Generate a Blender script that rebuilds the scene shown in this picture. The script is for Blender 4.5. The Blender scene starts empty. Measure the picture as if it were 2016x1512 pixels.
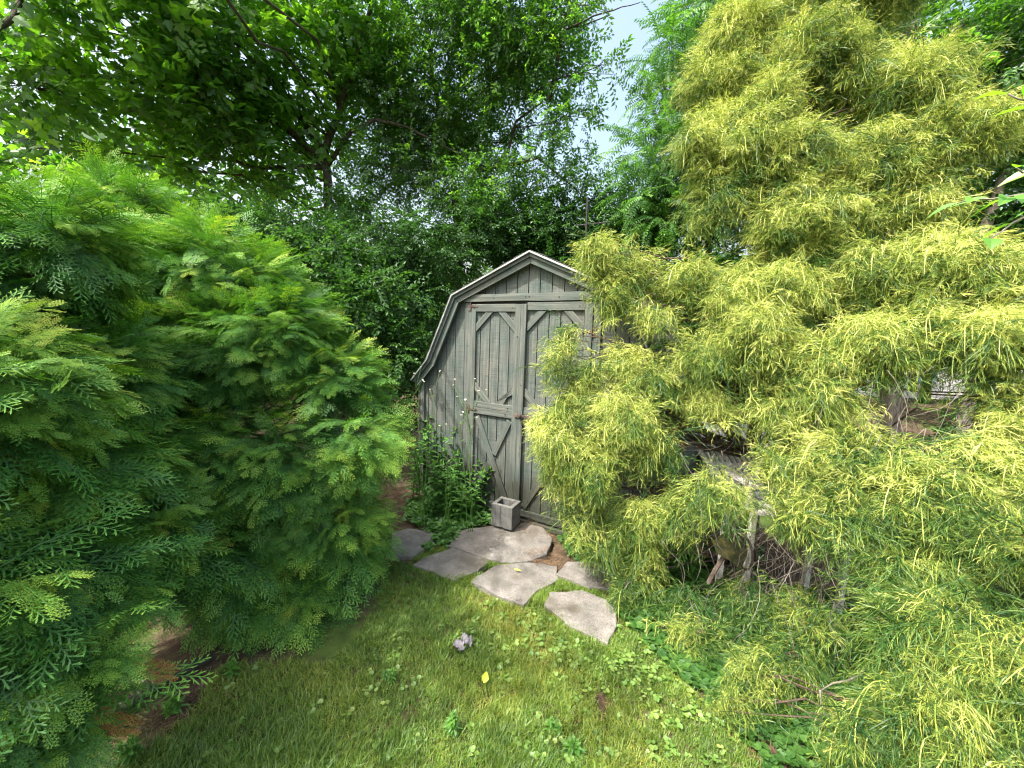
import bpy, bmesh, math, random
import numpy as np
R = math.radians
rng = np.random.default_rng(7)
random.seed(7)
scene = bpy.context.scene
C = scene.collection

# ------------------------------------------------------------------ camera
PITCH, ROLL, HC, FPX = .129, .0358, 1.63, 776.4
fw = np.array([0, math.cos(PITCH), -math.sin(PITCH)])
rt = np.array([1., 0, 0]); up = np.cross(rt, fw)
rt, up = math.cos(ROLL)*rt+math.sin(ROLL)*up, -math.sin(ROLL)*rt+math.cos(ROLL)*up
CAM = np.array([0, 0, HC])
cd = bpy.data.cameras.new('camera'); cam = bpy.data.objects.new('camera', cd); C.objects.link(cam)
cd.sensor_width = 36; cd.lens = FPX*36/2016; cd.clip_start = .05; cd.clip_end = 500
from mathutils import Matrix, Vector
cam.matrix_world = Matrix([[rt[0], up[0], -fw[0], 0], [rt[1], up[1], -fw[1], 0], [rt[2], up[2], -fw[2], HC], [0, 0, 0, 1]])
scene.camera = cam

# ------------------------------------------------------------------ light
SUN_DIR = np.array([-.80, -.40, 1.42]); SUN_DIR = SUN_DIR/np.linalg.norm(SUN_DIR)   # towards the sun
w = bpy.data.worlds.new('World'); scene.world = w; w.use_nodes = True
nt = w.node_tree; bg = nt.nodes['Background']
sky = nt.nodes.new('ShaderNodeTexSky'); sky.sky_type = 'NISHITA'; sky.sun_disc = False
sky.sun_elevation = math.asin(SUN_DIR[2]); sky.sun_rotation = math.atan2(SUN_DIR[0], SUN_DIR[1])
sky.air_density = 1.7; sky.dust_density = 8.0; sky.ozone_density = 1.0
nt.links.new(sky.outputs[0], bg.inputs[0]); bg.inputs[1].default_value = .15
sl = bpy.data.lights.new('sun', 'SUN'); sl.energy = 3.1; sl.angle = R(.55); sl.color = (1, .95, .86)
so = bpy.data.objects.new('sun', sl); C.objects.link(so)
so.rotation_euler = Vector(SUN_DIR).to_track_quat('Z', 'Y').to_euler(); so.location = (-4, 0, 9)
scene.view_settings.view_transform = 'Standard'; scene.view_settings.look = 'None'
scene.view_settings.exposure = 1.5; scene.view_settings.gamma = 1
scene.render.engine = 'CYCLES'
cy = scene.cycles
cy.max_bounces = 8; cy.diffuse_bounces = 4; cy.glossy_bounces = 2; cy.transmission_bounces = 5
cy.use_denoising = True; cy.use_adaptive_sampling = True; cy.adaptive_threshold = .02
cy.sample_clamp_indirect = 6; cy.filter_width = 1.15
cy.caustics_reflective = False; cy.caustics_refractive = False

# ------------------------------------------------------------------ helpers
def ray(px, py): return fw + rt*(px-1008)/FPX - up*(py-756)/FPX
def at(px, py, Y):
    d = ray(px, py); return CAM + d*(Y/d[1])
def gnd(px, py, z=0.):
    d = ray(px, py); return CAM + d*((z-HC)/d[2])

def tag(o, label=None, cat=None, group=None, kind=None):
    if label: o['label'] = label
    if cat: o['category'] = cat
    if group: o['group'] = group
    if kind: o['kind'] = kind
    return o
def empty(name, loc=(0, 0, 0), rz=0):
    o = bpy.data.objects.new(name, None); C.objects.link(o); o.location = tuple(loc); o.rotation_euler = (0, 0, rz)
    o.empty_display_size = .1
    return o
def link(name, me, mat=None, parent=None, world=False):
    o = bpy.data.objects.new(name, me); C.objects.link(o)
    if mat: me.materials.append(mat)
    if parent:
        o.parent = parent
        if world:
            o.matrix_parent_inverse = Matrix.LocRotScale(parent.location, parent.rotation_euler, None).inverted()
    return o
def trimesh(name, V, F, mat, parent=None, tint=None, world=True, smooth=False):
    me = bpy.data.meshes.new(name)
    V = np.ascontiguousarray(V, dtype=np.float32); F = np.ascontiguousarray(F, dtype=np.int32)
    me.vertices.add(len(V)); me.vertices.foreach_set('co', V.ravel())
    me.loops.add(F.size); me.loops.foreach_set('vertex_index', F.ravel())
    me.polygons.add(len(F)); me.polygons.foreach_set('loop_start', np.arange(0, F.size, 3, dtype=np.int32))
    if smooth: me.polygons.foreach_set('use_smooth', np.ones(len(F), dtype=bool))
    else: me.polygons.foreach_set('use_smooth', np.zeros(len(F), dtype=bool))
    if tint is not None:
        a = me.attributes.new('tint', 'FLOAT', 'POINT'); a.data.foreach_set('value', np.ascontiguousarray(tint, dtype=np.float32))
    me.update(calc_edges=True)
    return link(name, me, mat, parent, world)

class Acc:
    """collects triangle soups"""
    def __init__(s): s.V = []; s.F = []; s.T = []; s.n = 0
    def add(s, V, F, T=None):
        V = np.asarray(V, float).reshape(-1, 3)
        s.V.append(V); s.F.append(np.asarray(F, int).reshape(-1, 3)+s.n); s.n += len(V)
        s.T.append(np.full(len(V), .5) if T is None else np.broadcast_to(np.asarray(T, float), (len(V),)))
    def get(s): return np.concatenate(s.V), np.concatenate(s.F), np.concatenate(s.T)
    def build(s, name, mat, parent=None, **k):
        V, F, T = s.get(); return trimesh(name, V, F, mat, parent, tint=T, **k)

def norm(a): return a/np.maximum(np.linalg.norm(a, axis=-1, keepdims=True), 1e-9)
def frames(d, nrm):
    """rotation matrices (n,3,3): local x->d, local z->~nrm"""
    d = norm(d); y = norm(np.cross(nrm, d)); z = np.cross(d, y)
    return np.stack([d, y, z], axis=-1)
def inst(tmpl, M, L, S, tint):
    """tmpl (V,F,T) placed n times; M (n,3,3), L (n,3), S (n,), tint (n,)"""
    V, F, T = tmpl
    P = np.einsum('nij,vj->nvi', M, V)*S[:, None, None] + L[:, None, :]
    n, v = P.shape[:2]
    FF = F[None]+(np.arange(n)*v)[:, None, None]
    TT = np.clip(T[None]+tint[:, None], 0, 1)
    return P.reshape(-1, 3), FF.reshape(-1, 3), TT.reshape(-1)
def ribbon(acc, pts, wid, side, t0=.5, t1=.5):
    """flat tapering strip along pts; side = width direction; last point is a tip"""
    pts = np.asarray(pts, float); n = len(pts); side = norm(np.asarray(side, float))
    V = []; T = []; F = []
    for i in range(n-1):
        V += [pts[i]-side*wid[i]/2, pts[i]+side*wid[i]/2]; T += [t0+(t1-t0)*i/(n-1)]*2
    V.append(pts[-1]); T.append(t1)
    for i in range(n-2): F += [(2*i, 2*i+1, 2*i+3), (2*i, 2*i+3, 2*i+2)]
    F.append((2*n-4, 2*n-3, 2*n-2))
    acc.add(V, F, T)
def tube(acc, pts, rad, sides=6, t=.5):
    pts = np.asarray(pts, float); n = len(pts); rad = np.broadcast_to(np.asarray(rad, float), (n,))
    tan = norm(np.gradient(pts, axis=0)); ref = np.array([.31, .17, .93]); 
    if abs(tan[0]@norm(ref)) > .9: ref = np.array([1., .1, 0])
    a = norm(np.cross(tan, ref)); b = np.cross(tan, a)
    ang = np.arange(sides)*2*math.pi/sides
    V = pts[:, None]+(a[:, None]*np.cos(ang)[None, :, None]+b[:, None]*np.sin(ang)[None, :, None])*rad[:, None, None]
    F = []
    for i in range(n-1):
        for k in range(sides):
            k2 = (k+1) % sides; p, q, r_, s_ = i*sides+k, i*sides+k2, (i+1)*sides+k2, (i+1)*sides+k
            F += [(p, q, r_), (p, r_, s_)]
    V = V.reshape(-1, 3); m = len(V)
    V = np.concatenate([V, pts[-1:], pts[:1]])
    for k in range(sides):
        k2 = (k+1) % sides; F.append(((n-1)*sides+k, (n-1)*sides+k2, m)); F.append((k2, k, m+1))
    acc.add(V, F, t)
def bez(p0, p1, sag=0., n=6, wob=.0, up0=None):
    p0 = np.asarray(p0, float); p1 = np.asarray(p1, float); t = np.linspace(0, 1, n)[:, None]
    L = np.linalg.norm(p1-p0)
    P = p0*(1-t)+p1*t; P[:, 2:] += sag*L*(4*t*(1-t))
    if wob: P[1:-1] += rng.normal(0, wob*L, (n-2, 3))
    return P
def noise3(P, s, seed=0):
    g = np.random.default_rng(seed); o = np.zeros(len(P))
    for k in range(9):
        d = norm(g.normal(size=3)); f = s*(1+.35*k); o += np.sin(P@d*f+g.uniform(0, 6.28))*(1/(1+.25*k))
    return o/3.2
def fbm2(x, y, s, seed=0):
    return noise3(np.stack([x, y, 0*x], -1), s, seed)

# ------------------------------------------------------------------ materials
def newmat(name):
    m = bpy.data.materials.new(name); m.use_nodes = True; t = m.node_tree; t.nodes.clear()
    out = t.nodes.new('ShaderNodeOutputMaterial')
    return m, t, out
def nd(t, typ, **k):
    n = t.nodes.new(typ)
    for a, v in k.items():
        if a.startswith('i_'): n.inputs[a[2:].replace('_', ' ')].default_value = v
        else: setattr(n, a, v)
    return n
def ramp(t, src, stops):
    r = nd(t, 'ShaderNodeValToRGB'); e = r.color_ramp.elements
    while len(e) < len(stops): e.new(.5)
    for el, (p, c) in zip(e, stops): el.position = p; el.color = (*c, 1)
    t.links.new(src, r.inputs[0]); return r.outputs[0]
def leafmat(name, stops, trans=.35, gloss=.06, rough=.45, tcol=(1.25, 1.35, .55), patch=1.2, hue=.25, edge=1.0):
    m, t, out = newmat(name)
    at_ = nd(t, 'ShaderNodeAttribute', attribute_name='tint')
    geo = nd(t, 'ShaderNodeNewGeometry')
    no = nd(t, 'ShaderNodeTexNoise', i_Scale=patch, i_Detail=2.); t.links.new(geo.outputs['Position'], no.inputs['Vector'])
    mul = nd(t, 'ShaderNodeMath', operation='MULTIPLY_ADD'); t.links.new(no.outputs[0], mul.inputs[0]); mul.inputs[1].default_value = hue*2; mul.inputs[2].default_value = -hue
    ad = nd(t, 'ShaderNodeMath', operation='ADD'); t.links.new(mul.outputs[0], ad.inputs[0]); t.links.new(at_.outputs['Fac'], ad.inputs[1])
    col = ramp(t, ad.outputs[0], stops)
    df = nd(t, 'ShaderNodeBsdfDiffuse'); t.links.new(col, df.inputs[0])
    tc = nd(t, 'ShaderNodeMix', data_type='RGBA', blend_type='MULTIPLY'); tc.inputs[0].default_value = 1
    t.links.new(col, tc.inputs[6]); tc.inputs[7].default_value = (*tcol, 1)
    tr = nd(t, 'ShaderNodeBsdfTranslucent'); t.links.new(tc.outputs[2], tr.inputs[0])
    mx = nd(t, 'ShaderNodeMixShader'); mx.inputs[0].default_value = trans
    t.links.new(df.outputs[0], mx.inputs[1]); t.links.new(tr.outputs[0], mx.inputs[2])
    gl = nd(t, 'ShaderNodeBsdfGlossy', i_Roughness=rough); gl.inputs[0].default_value = (.9, .95, 1, 1)
    m2 = nd(t, 'ShaderNodeMixShader'); m2.inputs[0].default_value = gloss
    t.links.new(mx.outputs[0], m2.inputs[1]); t.links.new(gl.outputs[0], m2.inputs[2])
    t.links.new(m2.outputs[0], out.inputs[0]); return m
def pbr(name, color=(.5, .5, .5), rough=.7, metal=0., spec=.5, noise=None, bump=None, stops=None, scale=(1, 1, 1), coord='Object'):
    """noise = (scale, detail); stops = colour ramp stops; bump = (scale, strength, distance)"""
    m, t, out = newmat(name); p = nd(t, 'ShaderNodeBsdfPrincipled'); t.links.new(p.outputs[0], out.inputs[0])
    p.inputs['Base Color'].default_value = (*color, 1); p.inputs['Roughness'].default_value = rough
    p.inputs['Metallic'].default_value = metal; p.inputs['Specular IOR Level'].default_value = spec
    tc = nd(t, 'ShaderNodeTexCoord'); mp = nd(t, 'ShaderNodeMapping'); mp.inputs['Scale'].default_value = scale
    t.links.new(tc.outputs[coord], mp.inputs[0])
    if noise:
        n = nd(t, 'ShaderNodeTexNoise', i_Scale=noise[0], i_Detail=noise[1], i_Roughness=.65); t.links.new(mp.outputs[0], n.inputs['Vector'])
        t.links.new(ramp(t, n.outputs[0], stops), p.inputs['Base Color'])
    if bump:
        n = nd(t, 'ShaderNodeTexNoise', i_Scale=bump[0], i_Detail=6., i_Roughness=.7); t.links.new(mp.outputs[0], n.inputs['Vector'])
        b = nd(t, 'ShaderNodeBump', i_Strength=bump[1], i_Distance=bump[2]); t.links.new(n.outputs[0], b.inputs['Height'])
        t.links.new(b.outputs[0], p.inputs['Normal'])
    return m

M = {}
M['arbor'] = leafmat('arborvitae_foliage', [(0, (.025, .09, .028)), (.3, (.07, .20, .042)), (.5, (.155, .34, .06)), (.72, (.31, .49, .075)), (1, (.54, .54, .10))], trans=.24, gloss=.018, patch=2.2, hue=.18, tcol=(1.2, 1.4, .4))
M['gold'] = leafmat('golden_thread_foliage', [(0, (.022, .08, .018)), (.28, (.06, .15, .03)), (.5, (.16, .255, .045)), (.72, (.36, .44, .075)), (1, (.66, .70, .22))], trans=.28, gloss=.03, patch=2.6, hue=.34, tcol=(1.05, 1.15, .5))
M['elm'] = leafmat('elm_leaves', [(0, (.035, .10, .022)), (.4, (.065, .17, .03)), (.75, (.13, .28, .045)), (1, (.23, .40, .05))], trans=.55, gloss=.05, patch=.9, hue=.22, tcol=(1.9, 2.1, .6))
M['maple'] = leafmat('maple_leaves', [(0, (.035, .10, .02)), (.4, (.07, .18, .028)), (.75, (.14, .29, .04)), (1, (.25, .41, .05))], trans=.58, gloss=.04, patch=.9, hue=.22, tcol=(2.1, 2.2, .6))
M['sumac'] = leafmat('sumac_leaves', [(0, (.035, .11, .028)), (.4, (.07, .20, .04)), (.75, (.13, .31, .055)), (1, (.22, .42, .07))], trans=.42, gloss=.03, patch=1.5, hue=.3, tcol=(1.3, 1.35, .5))
M['bush'] = leafmat('shrub_leaves', [(0, (.025, .075, .02)), (.5, (.05, .14, .03)), (1, (.11, .24, .045))], trans=.45, gloss=.02, patch=1., hue=.25)
M['wood_far'] = leafmat('far_leaves', [(0, (.03, .085, .02)), (.5, (.055, .14, .03)), (1, (.12, .24, .05))], trans=.4, gloss=.03, patch=.3, hue=.3)
M['near_leaf'] = leafmat('young_leaves', [(0, (.10, .26, .03)), (.5, (.16, .40, .04)), (1, (.28, .52, .06))], trans=.5, gloss=.07, patch=3, hue=.1, tcol=(1.3, 1.5, .4))
M['weed'] = leafmat('weed_leaves', [(0, (.03, .09, .018)), (.5, (.065, .19, .03)), (1, (.15, .33, .05))], trans=.3, gloss=.06, patch=4, hue=.2)
M['clover'] = leafmat('clover_leaves', [(0, (.08, .19, .03)), (.5, (.15, .28, .05)), (1, (.30, .39, .10))], trans=.3, gloss=.05, patch=4, hue=.2)
M['grass'] = leafmat('lawn_grass', [(0, (.05, .12, .02)), (.4, (.11, .22, .028)), (.7, (.24, .33, .04)), (.88, (.40, .40, .08)), (1, (.50, .40, .16))], trans=.3, gloss=.04, patch=3.0, hue=.22, tcol=(1.2, 1.2, .6))
M['white_petal'] = leafmat('white_petals', [(0, (.7, .7, .66)), (1, (.85, .85, .82))], trans=.3, gloss=.02, tcol=(1, 1, 1), hue=0)
M['litter'] = leafmat('dry_litter', [(0, (.08, .05, .035)), (.5, (.17, .11, .07)), (1, (.32, .23, .15))], trans=.05, gloss=.02, hue=.2)
M['dead'] = leafmat('dead_foliage', [(0, (.25, .10, .03)), (1, (.42, .20, .07))], trans=.2, gloss=.02, hue=.1)
M['yellow_leaf'] = leafmat('yellow_leaf', [(0, (.5, .62, .05)), (1, (.6, .68, .08))], trans=.35, gloss=.05, hue=.05)
M['bark'] = pbr('grey_brown_bark', rough=.9, noise=(3, 8), stops=[(.3, (.035, .026, .02)), (.55, (.09, .07, .055)), (.8, (.17, .145, .12))], bump=(14, .8, .02), scale=(4, 4, 1))
M['palebark'] = pbr('pale_bark', rough=.9, noise=(3, 8), stops=[(.3, (.12, .10, .085)), (.55, (.27, .235, .21)), (.8, (.42, .38, .34))], bump=(14, .9, .02), scale=(5, 5, 1))
M['redbark'] = pbr('reddish_bark', rough=.9, noise=(5, 8), stops=[(.3, (.05, .033, .024)), (.6, (.12, .085, .065)), (.8, (.22, .18, .15))], bump=(20, .8, .01), scale=(5, 5, 1))
M['twig'] = pbr('dry_twig', rough=.9, noise=(6, 4), stops=[(.3, (.10, .085, .075)), (.7, (.27, .245, .22))])
M['soil'] = None

def ground_mat():
    m, t, out = newmat('garden_soil'); p = nd(t, 'ShaderNodeBsdfPrincipled', i_Roughness=.95); t.links.new(p.outputs[0], out.inputs[0])
    p.inputs['Specular IOR Level'].default_value = .2
    g = nd(t, 'ShaderNodeNewGeometry')
    n = nd(t, 'ShaderNodeTexNoise', i_Scale=9., i_Detail=10., i_Roughness=.75); t.links.new(g.outputs['Position'], n.inputs['Vector'])
    c1 = ramp(t, n.outputs[0], [(.3, (.035, .024, .016)), (.5, (.085, .06, .04)), (.62, (.15, .11, .075)), (.75, (.30, .23, .17))])
    n2 = nd(t, 'ShaderNodeTexNoise', i_Scale=1.3, i_Detail=4.); t.links.new(g.outputs['Position'], n2.inputs['Vector'])
    c2 = ramp(t, n.outputs[0], [(.3, (.03, .06, .015)), (.6, (.09, .14, .03))])
    r2 = nd(t, 'ShaderNodeValToRGB'); r2.color_ramp.elements[0].position = .48; r2.color_ramp.elements[1].position = .62; t.links.new(n2.outputs[0], r2.inputs[0])
    mx = nd(t, 'ShaderNodeMix', data_type='RGBA'); t.links.new(r2.outputs[0], mx.inputs[0]); t.links.new(c1, mx.inputs[6]); t.links.new(c2, mx.inputs[7])
    t.links.new(mx.outputs[2], p.inputs['Base Color'])
    b = nd(t, 'ShaderNodeBump', i_Strength=.9, i_Distance=.03); t.links.new(n.outputs[0], b.inputs['Height']); t.links.new(b.outputs[0], p.inputs['Normal'])
    return m
M['soil'] = ground_mat()

def slab_mat():
    m, t, out = newmat('weathered_concrete'); p = nd(t, 'ShaderNodeBsdfPrincipled', i_Roughness=.9); t.links.new(p.outputs[0], out.inputs[0])
    g = nd(t, 'ShaderNodeNewGeometry'); oi = nd(t, 'ShaderNodeObjectInfo')
    n = nd(t, 'ShaderNodeTexNoise', i_Scale=7., i_Detail=10., i_Roughness=.7); t.links.new(g.outputs['Position'], n.inputs['Vector'])
    c1 = ramp(t, n.outputs[0], [(.3, (.10, .098, .092)), (.5, (.185, .178, .168)), (.68, (.275, .262, .248))])
    n3 = nd(t, 'ShaderNodeTexNoise', i_Scale=160., i_Detail=2.); t.links.new(g.outputs['Position'], n3.inputs['Vector'])
    c3 = ramp(t, n3.outputs[0], [(.35, (.55, .52, .5)), (.5, (1, 1, 1)), (.7, (1.25, 1.22, 1.2))])
    mx = nd(t, 'ShaderNodeMix', data_type='RGBA', blend_type='MULTIPLY'); mx.inputs[0].default_value = .8
    t.links.new(c1, mx.inputs[6]); t.links.new(c3, mx.inputs[7])
    n2 = nd(t, 'ShaderNodeTexNoise', i_Scale=2.6, i_Detail=6., i_Roughness=.7); t.links.new(g.outputs['Position'], n2.inputs['Vector'])
    r2 = nd(t, 'ShaderNodeValToRGB'); r2.color_ramp.elements[0].position = .52; r2.color_ramp.elements[1].position = .66; t.links.new(n2.outputs[0], r2.inputs[0])
    m2 = nd(t, 'ShaderNodeMix', data_type='RGBA'); t.links.new(r2.outputs[0], m2.inputs[0]); t.links.new(mx.outputs[2], m2.inputs[6]); m2.inputs[7].default_value = (.12, .11, .09, 1)
    t.links.new(m2.outputs[2], p.inputs['Base Color'])
    b = nd(t, 'ShaderNodeBump', i_Strength=.55, i_Distance=.008); t.links.new(n3.outputs[0], b.inputs['Height'])
    b2 = nd(t, 'ShaderNodeBump', i_Strength=.5, i_Distance=.02); t.links.new(n.outputs[0], b2.inputs['Height']); t.links.new(b.outputs[0], b2.inputs['Normal'])
    t.links.new(b2.outputs[0], p.inputs['Normal']); return m
M['slab'] = slab_mat()

def wood_mat(name, stops, saw=True, across=False, warm=.0):
    """weathered timber: long grain, cross saw marks, green-grey stains"""
    m, t, out = newmat(name); p = nd(t, 'ShaderNodeBsdfPrincipled', i_Roughness=.85); t.links.new(p.outputs[0], out.inputs[0])
    p.inputs['Specular IOR Level'].default_value = .3
    tc = nd(t, 'ShaderNodeTexCoord')
    uv = nd(t, 'ShaderNodeAttribute', attribute_name='grain', attribute_type='GEOMETRY')
    mp = nd(t, 'ShaderNodeMapping'); mp.inputs['Scale'].default_value = (2.2, 60, 60); t.links.new(uv.outputs['Vector'], mp.inputs[0])
    g = nd(t, 'ShaderNodeTexNoise', i_Scale=1., i_Detail=6., i_Roughness=.65); t.links.new(mp.outputs[0], g.inputs['Vector'])
    col = ramp(t, g.outputs[0], stops)
    n = nd(t, 'ShaderNodeTexNoise', i_Scale=3.2, i_Detail=6., i_Roughness=.7); t.links.new(tc.outputs['Object'], n.inputs['Vector'])
    st = ramp(t, n.outputs[0], [(.3, (.58, .80, .80)), (.5, (.88, .97, .98)), (.7, (1.15, 1.10, 1.04))])
    mx = nd(t, 'ShaderNodeMix', data_type='RGBA', blend_type='MULTIPLY'); mx.inputs[0].default_value = 1
    t.links.new(col, mx.inputs[6]); t.links.new(st, mx.inputs[7])
    last = mx.outputs[2]
    sx_ = nd(t, 'ShaderNodeSeparateXYZ'); t.links.new(tc.outputs['Object'], sx_.inputs[0])
    dz = nd(t, 'ShaderNodeMath', operation='MULTIPLY_ADD'); t.links.new(n.outputs[0], dz.inputs[0]); dz.inputs[1].default_value = -.55; t.links.new(sx_.outputs[2], dz.inputs[2])
    mud = ramp(t, dz.outputs[0], [(.0, (.45, .43, .36)), (.25, (1, 1, 1))])
    mm = nd(t, 'ShaderNodeMix', data_type='RGBA', blend_type='MULTIPLY'); mm.inputs[0].default_value = 1
    t.links.new(last, mm.inputs[6]); t.links.new(mud, mm.inputs[7]); last = mm.outputs[2]
    # small dark knots and nail stains
    v = nd(t, 'ShaderNodeTexVoronoi', i_Scale=5.5); t.links.new(tc.outputs['Object'], v.inputs['Vector'])
    kn = ramp(t, v.outputs['Distance'], [(.0, (.25, .22, .2)), (.035, (.5, .48, .45)), (.06, (1, 1, 1))])
    mk = nd(t, 'ShaderNodeMix', data_type='RGBA', blend_type='MULTIPLY'); mk.inputs[0].default_value = .8
    t.links.new(last, mk.inputs[6]); t.links.new(kn, mk.inputs[7]); last = mk.outputs[2]
    h = g.outputs[0]
    if saw:
        mp2 = nd(t, 'ShaderNodeMapping'); mp2.inputs['Scale'].default_value = (150, 3, 3); t.links.new(uv.outputs['Vector'], mp2.inputs[0])
        s = nd(t, 'ShaderNodeTexNoise', i_Scale=1., i_Detail=3., i_Roughness=.6); t.links.new(mp2.outputs[0], s.inputs['Vector'])
        sc_ = ramp(t, s.outputs[0], [(.35, (.68, .68, .68)), (.5, (1, 1, 1)), (.7, (1.18, 1.18, 1.18))])
        m3 = nd(t, 'ShaderNodeMix', data_type='RGBA', blend_type='MULTIPLY'); m3.inputs[0].default_value = .75
        t.links.new(last, m3.inputs[6]); t.links.new(sc_, m3.inputs[7]); last = m3.outputs[2]
        h = s.outputs[0]
    t.links.new(last, p.inputs['Base Color'])
    b = nd(t, 'ShaderNodeBump', i_Strength=.5, i_Distance=.004); t.links.new(h, b.inputs['Height']); t.links.new(b.outputs[0], p.inputs['Normal'])
    return m
M['siding'] = wood_mat('weathered_siding', [(.25, (.065, .073, .07)), (.5, (.12, .13, .122)), (.75, (.20, .20, .185))])
M['trimwood'] = wood_mat('weathered_trim', [(.25, (.06, .066, .062)), (.5, (.118, .127, .118)), (.75, (.215, .218, .20))], saw=False)
M['shingle'] = pbr('roof_shingles', rough=.95, noise=(30, 5), stops=[(.3, (.04, .04, .042)), (.6, (.09, .09, .09)), (.8, (.16, .16, .15))], bump=(60, .6, .01))
M['metaledge'] = pbr('grey_drip_edge', color=(.42, .46, .48), rough=.4, metal=.5, noise=(8, 4), stops=[(.3, (.26, .29, .30)), (.7, (.52, .56, .58))])
M['block'] = pbr('grey_concrete_block', rough=.95, noise=(14, 10), stops=[(.3, (.08, .082, .08)), (.5, (.135, .137, .132)), (.7, (.20, .20, .19))], bump=(90, .8, .006))
M['black'] = pbr('black_iron_and_shade', color=(.02, .02, .02), rough=.6)
M['rust'] = pbr('rusty_iron', rough=.85, noise=(18, 8), stops=[(.3, (.04, .03, .026)), (.5, (.085, .062, .052)), (.7, (.17, .13, .11))], bump=(40, .6, .004))
M['mossmetal'] = pbr('mossy_metal', rough=.8, noise=(22, 8), stops=[(.3, (.03, .035, .015)), (.5, (.09, .095, .035)), (.62, (.17, .14, .04)), (.75, (.26, .25, .17))], bump=(40, .6, .004))
M['resin'] = pbr('white_resin', rough=.5, noise=(14, 6), stops=[(.3, (.45, .44, .41)), (.55, (.70, .69, .66)), (.8, (.80, .79, .77))])
M['blue'] = pbr('blue_plastic', rough=.4, noise=(8, 4), stops=[(.3, (.005, .13, .62)), (.7, (.01, .20, .80))])
M['paper'] = pbr('greyish_paper', rough=.9, noise=(50, 6), stops=[(.35, (.16, .15, .17)), (.6, (.28, .27, .30))])
M['gravel'] = pbr('grey_gravel', rough=.95, noise=(40, 8), stops=[(.3, (.25, .24, .23)), (.7, (.48, .46, .44))])

# ------------------------------------------------------------------ ground
def ground_z(x, y):
    return .012*fbm2(x, y, 3.1, 3) + .006*fbm2(x, y, 11., 4)
def build_ground():
    a = np.concatenate([-np.geomspace(120, 4.2, 26), np.linspace(-4, 4, 90), np.geomspace(4.2, 120, 26)])
    b = np.concatenate([-np.geomspace(120, 1.2, 20), np.linspace(-1, 6, 80), np.geomspace(6.2, 160, 30)])
    X, Y = np.meshgrid(a, b); x, y = X.ravel(), Y.ravel()
    z = ground_z(x, y)-.015; far = np.hypot(x, y-2) > 6; z[far] *= 0; z[far] -= .015
    V = np.stack([x, y, z], -1); nx, ny = len(a), len(b)
    i = (np.arange(ny-1)[:, None]*nx+np.arange(nx-1)[None]).ravel()
    F = np.concatenate([np.stack([i, i+1, i+nx+1], -1), np.stack([i, i+nx+1, i+nx], -1)])
    o = trimesh('ground', V, F, M['soil'], smooth=True); tag(o, kind='structure')
build_ground()
bm = bmesh.new()
vs = [bm.verts.new(p) for p in [(4, 13, .01), (40, 11, .01), (60, 40, .01), (6, 34, .01)]]; bm.faces.new(vs)
me = bpy.data.meshes.new('driveway'); bm.to_mesh(me); tag(link('driveway', me, M['gravel']), kind='structure')

def inpoly(x, y, poly):
    c = np.zeros(len(x), bool); n = len(poly); j = n-1
    for i in range(n):
        xi, yi = poly[i]; xj, yj = poly[j]
        c ^= ((yi > y) != (yj > y)) & (x < (xj-xi)*(y-yi)/(yj-yi+1e-12)+xi); j = i
    return c
def gp(L, z=0.): return [tuple(gnd(px, py, z)[:2]) for px, py in L]
LAWN = gp([(770, 1105), (740, 1180), (700, 1260), (640, 1310), (560, 1300), (430, 1320), (380, 1400), (300, 1460), (230, 1512)]) + [(-1.0, .6), (-1.2, -1.5), (1.2, -1.5), (.62, .8)] + \
       gp([(1500, 1500), (1400, 1400), (1300, 1290), (1235, 1215), (1195, 1262), (1120, 1232), (1078, 1195), (1010, 1190), (930, 1152), (890, 1142), (840, 1118), (800, 1108)])

# paving slabs
SLABS = [
 ([(775, 1050), (805, 1042), (852, 1050), (850, 1068), (818, 1090), (775, 1095)], 0, 'dark slab half under leaves, leftmost of the path and beside green shrub'),
 ([(894, 1080), (962, 1098), (950, 1112), (932, 1124), (895, 1139), (856, 1124), (822, 1112), (842, 1097)], .0, 'flat grey shaded slab between the lawn and the raised pale slab'),
 ([(905, 1051), (935, 1044), (990, 1040), (1050, 1032), (1078, 1062), (1068, 1091), (1034, 1104), (990, 1106), (955, 1097), (895, 1075)], .014, 'large raised pale slab in front of the grey block and shed door'),
 ([(982, 1115), (1039, 1112), (1090, 1117), (1092, 1142), (1054, 1163), (1031, 1186), (981, 1168), (938, 1143)], .005, 'brownish slab in the middle with a grass tuft at its right end'),
 ([(1120, 1110), (1176, 1112), (1222, 1131), (1210, 1160), (1161, 1157), (1101, 1134)], .012, 'slab in dappled light tucked under the golden conifer'),
 ([(1089, 1171), (1147, 1166), (1210, 1192), (1206, 1235), (1190, 1262), (1124, 1230), (1078, 1192)], .004, 'sunlit tan slab nearest the lawn beside the clover'),
]
SLAB_POLYS = []
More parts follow.
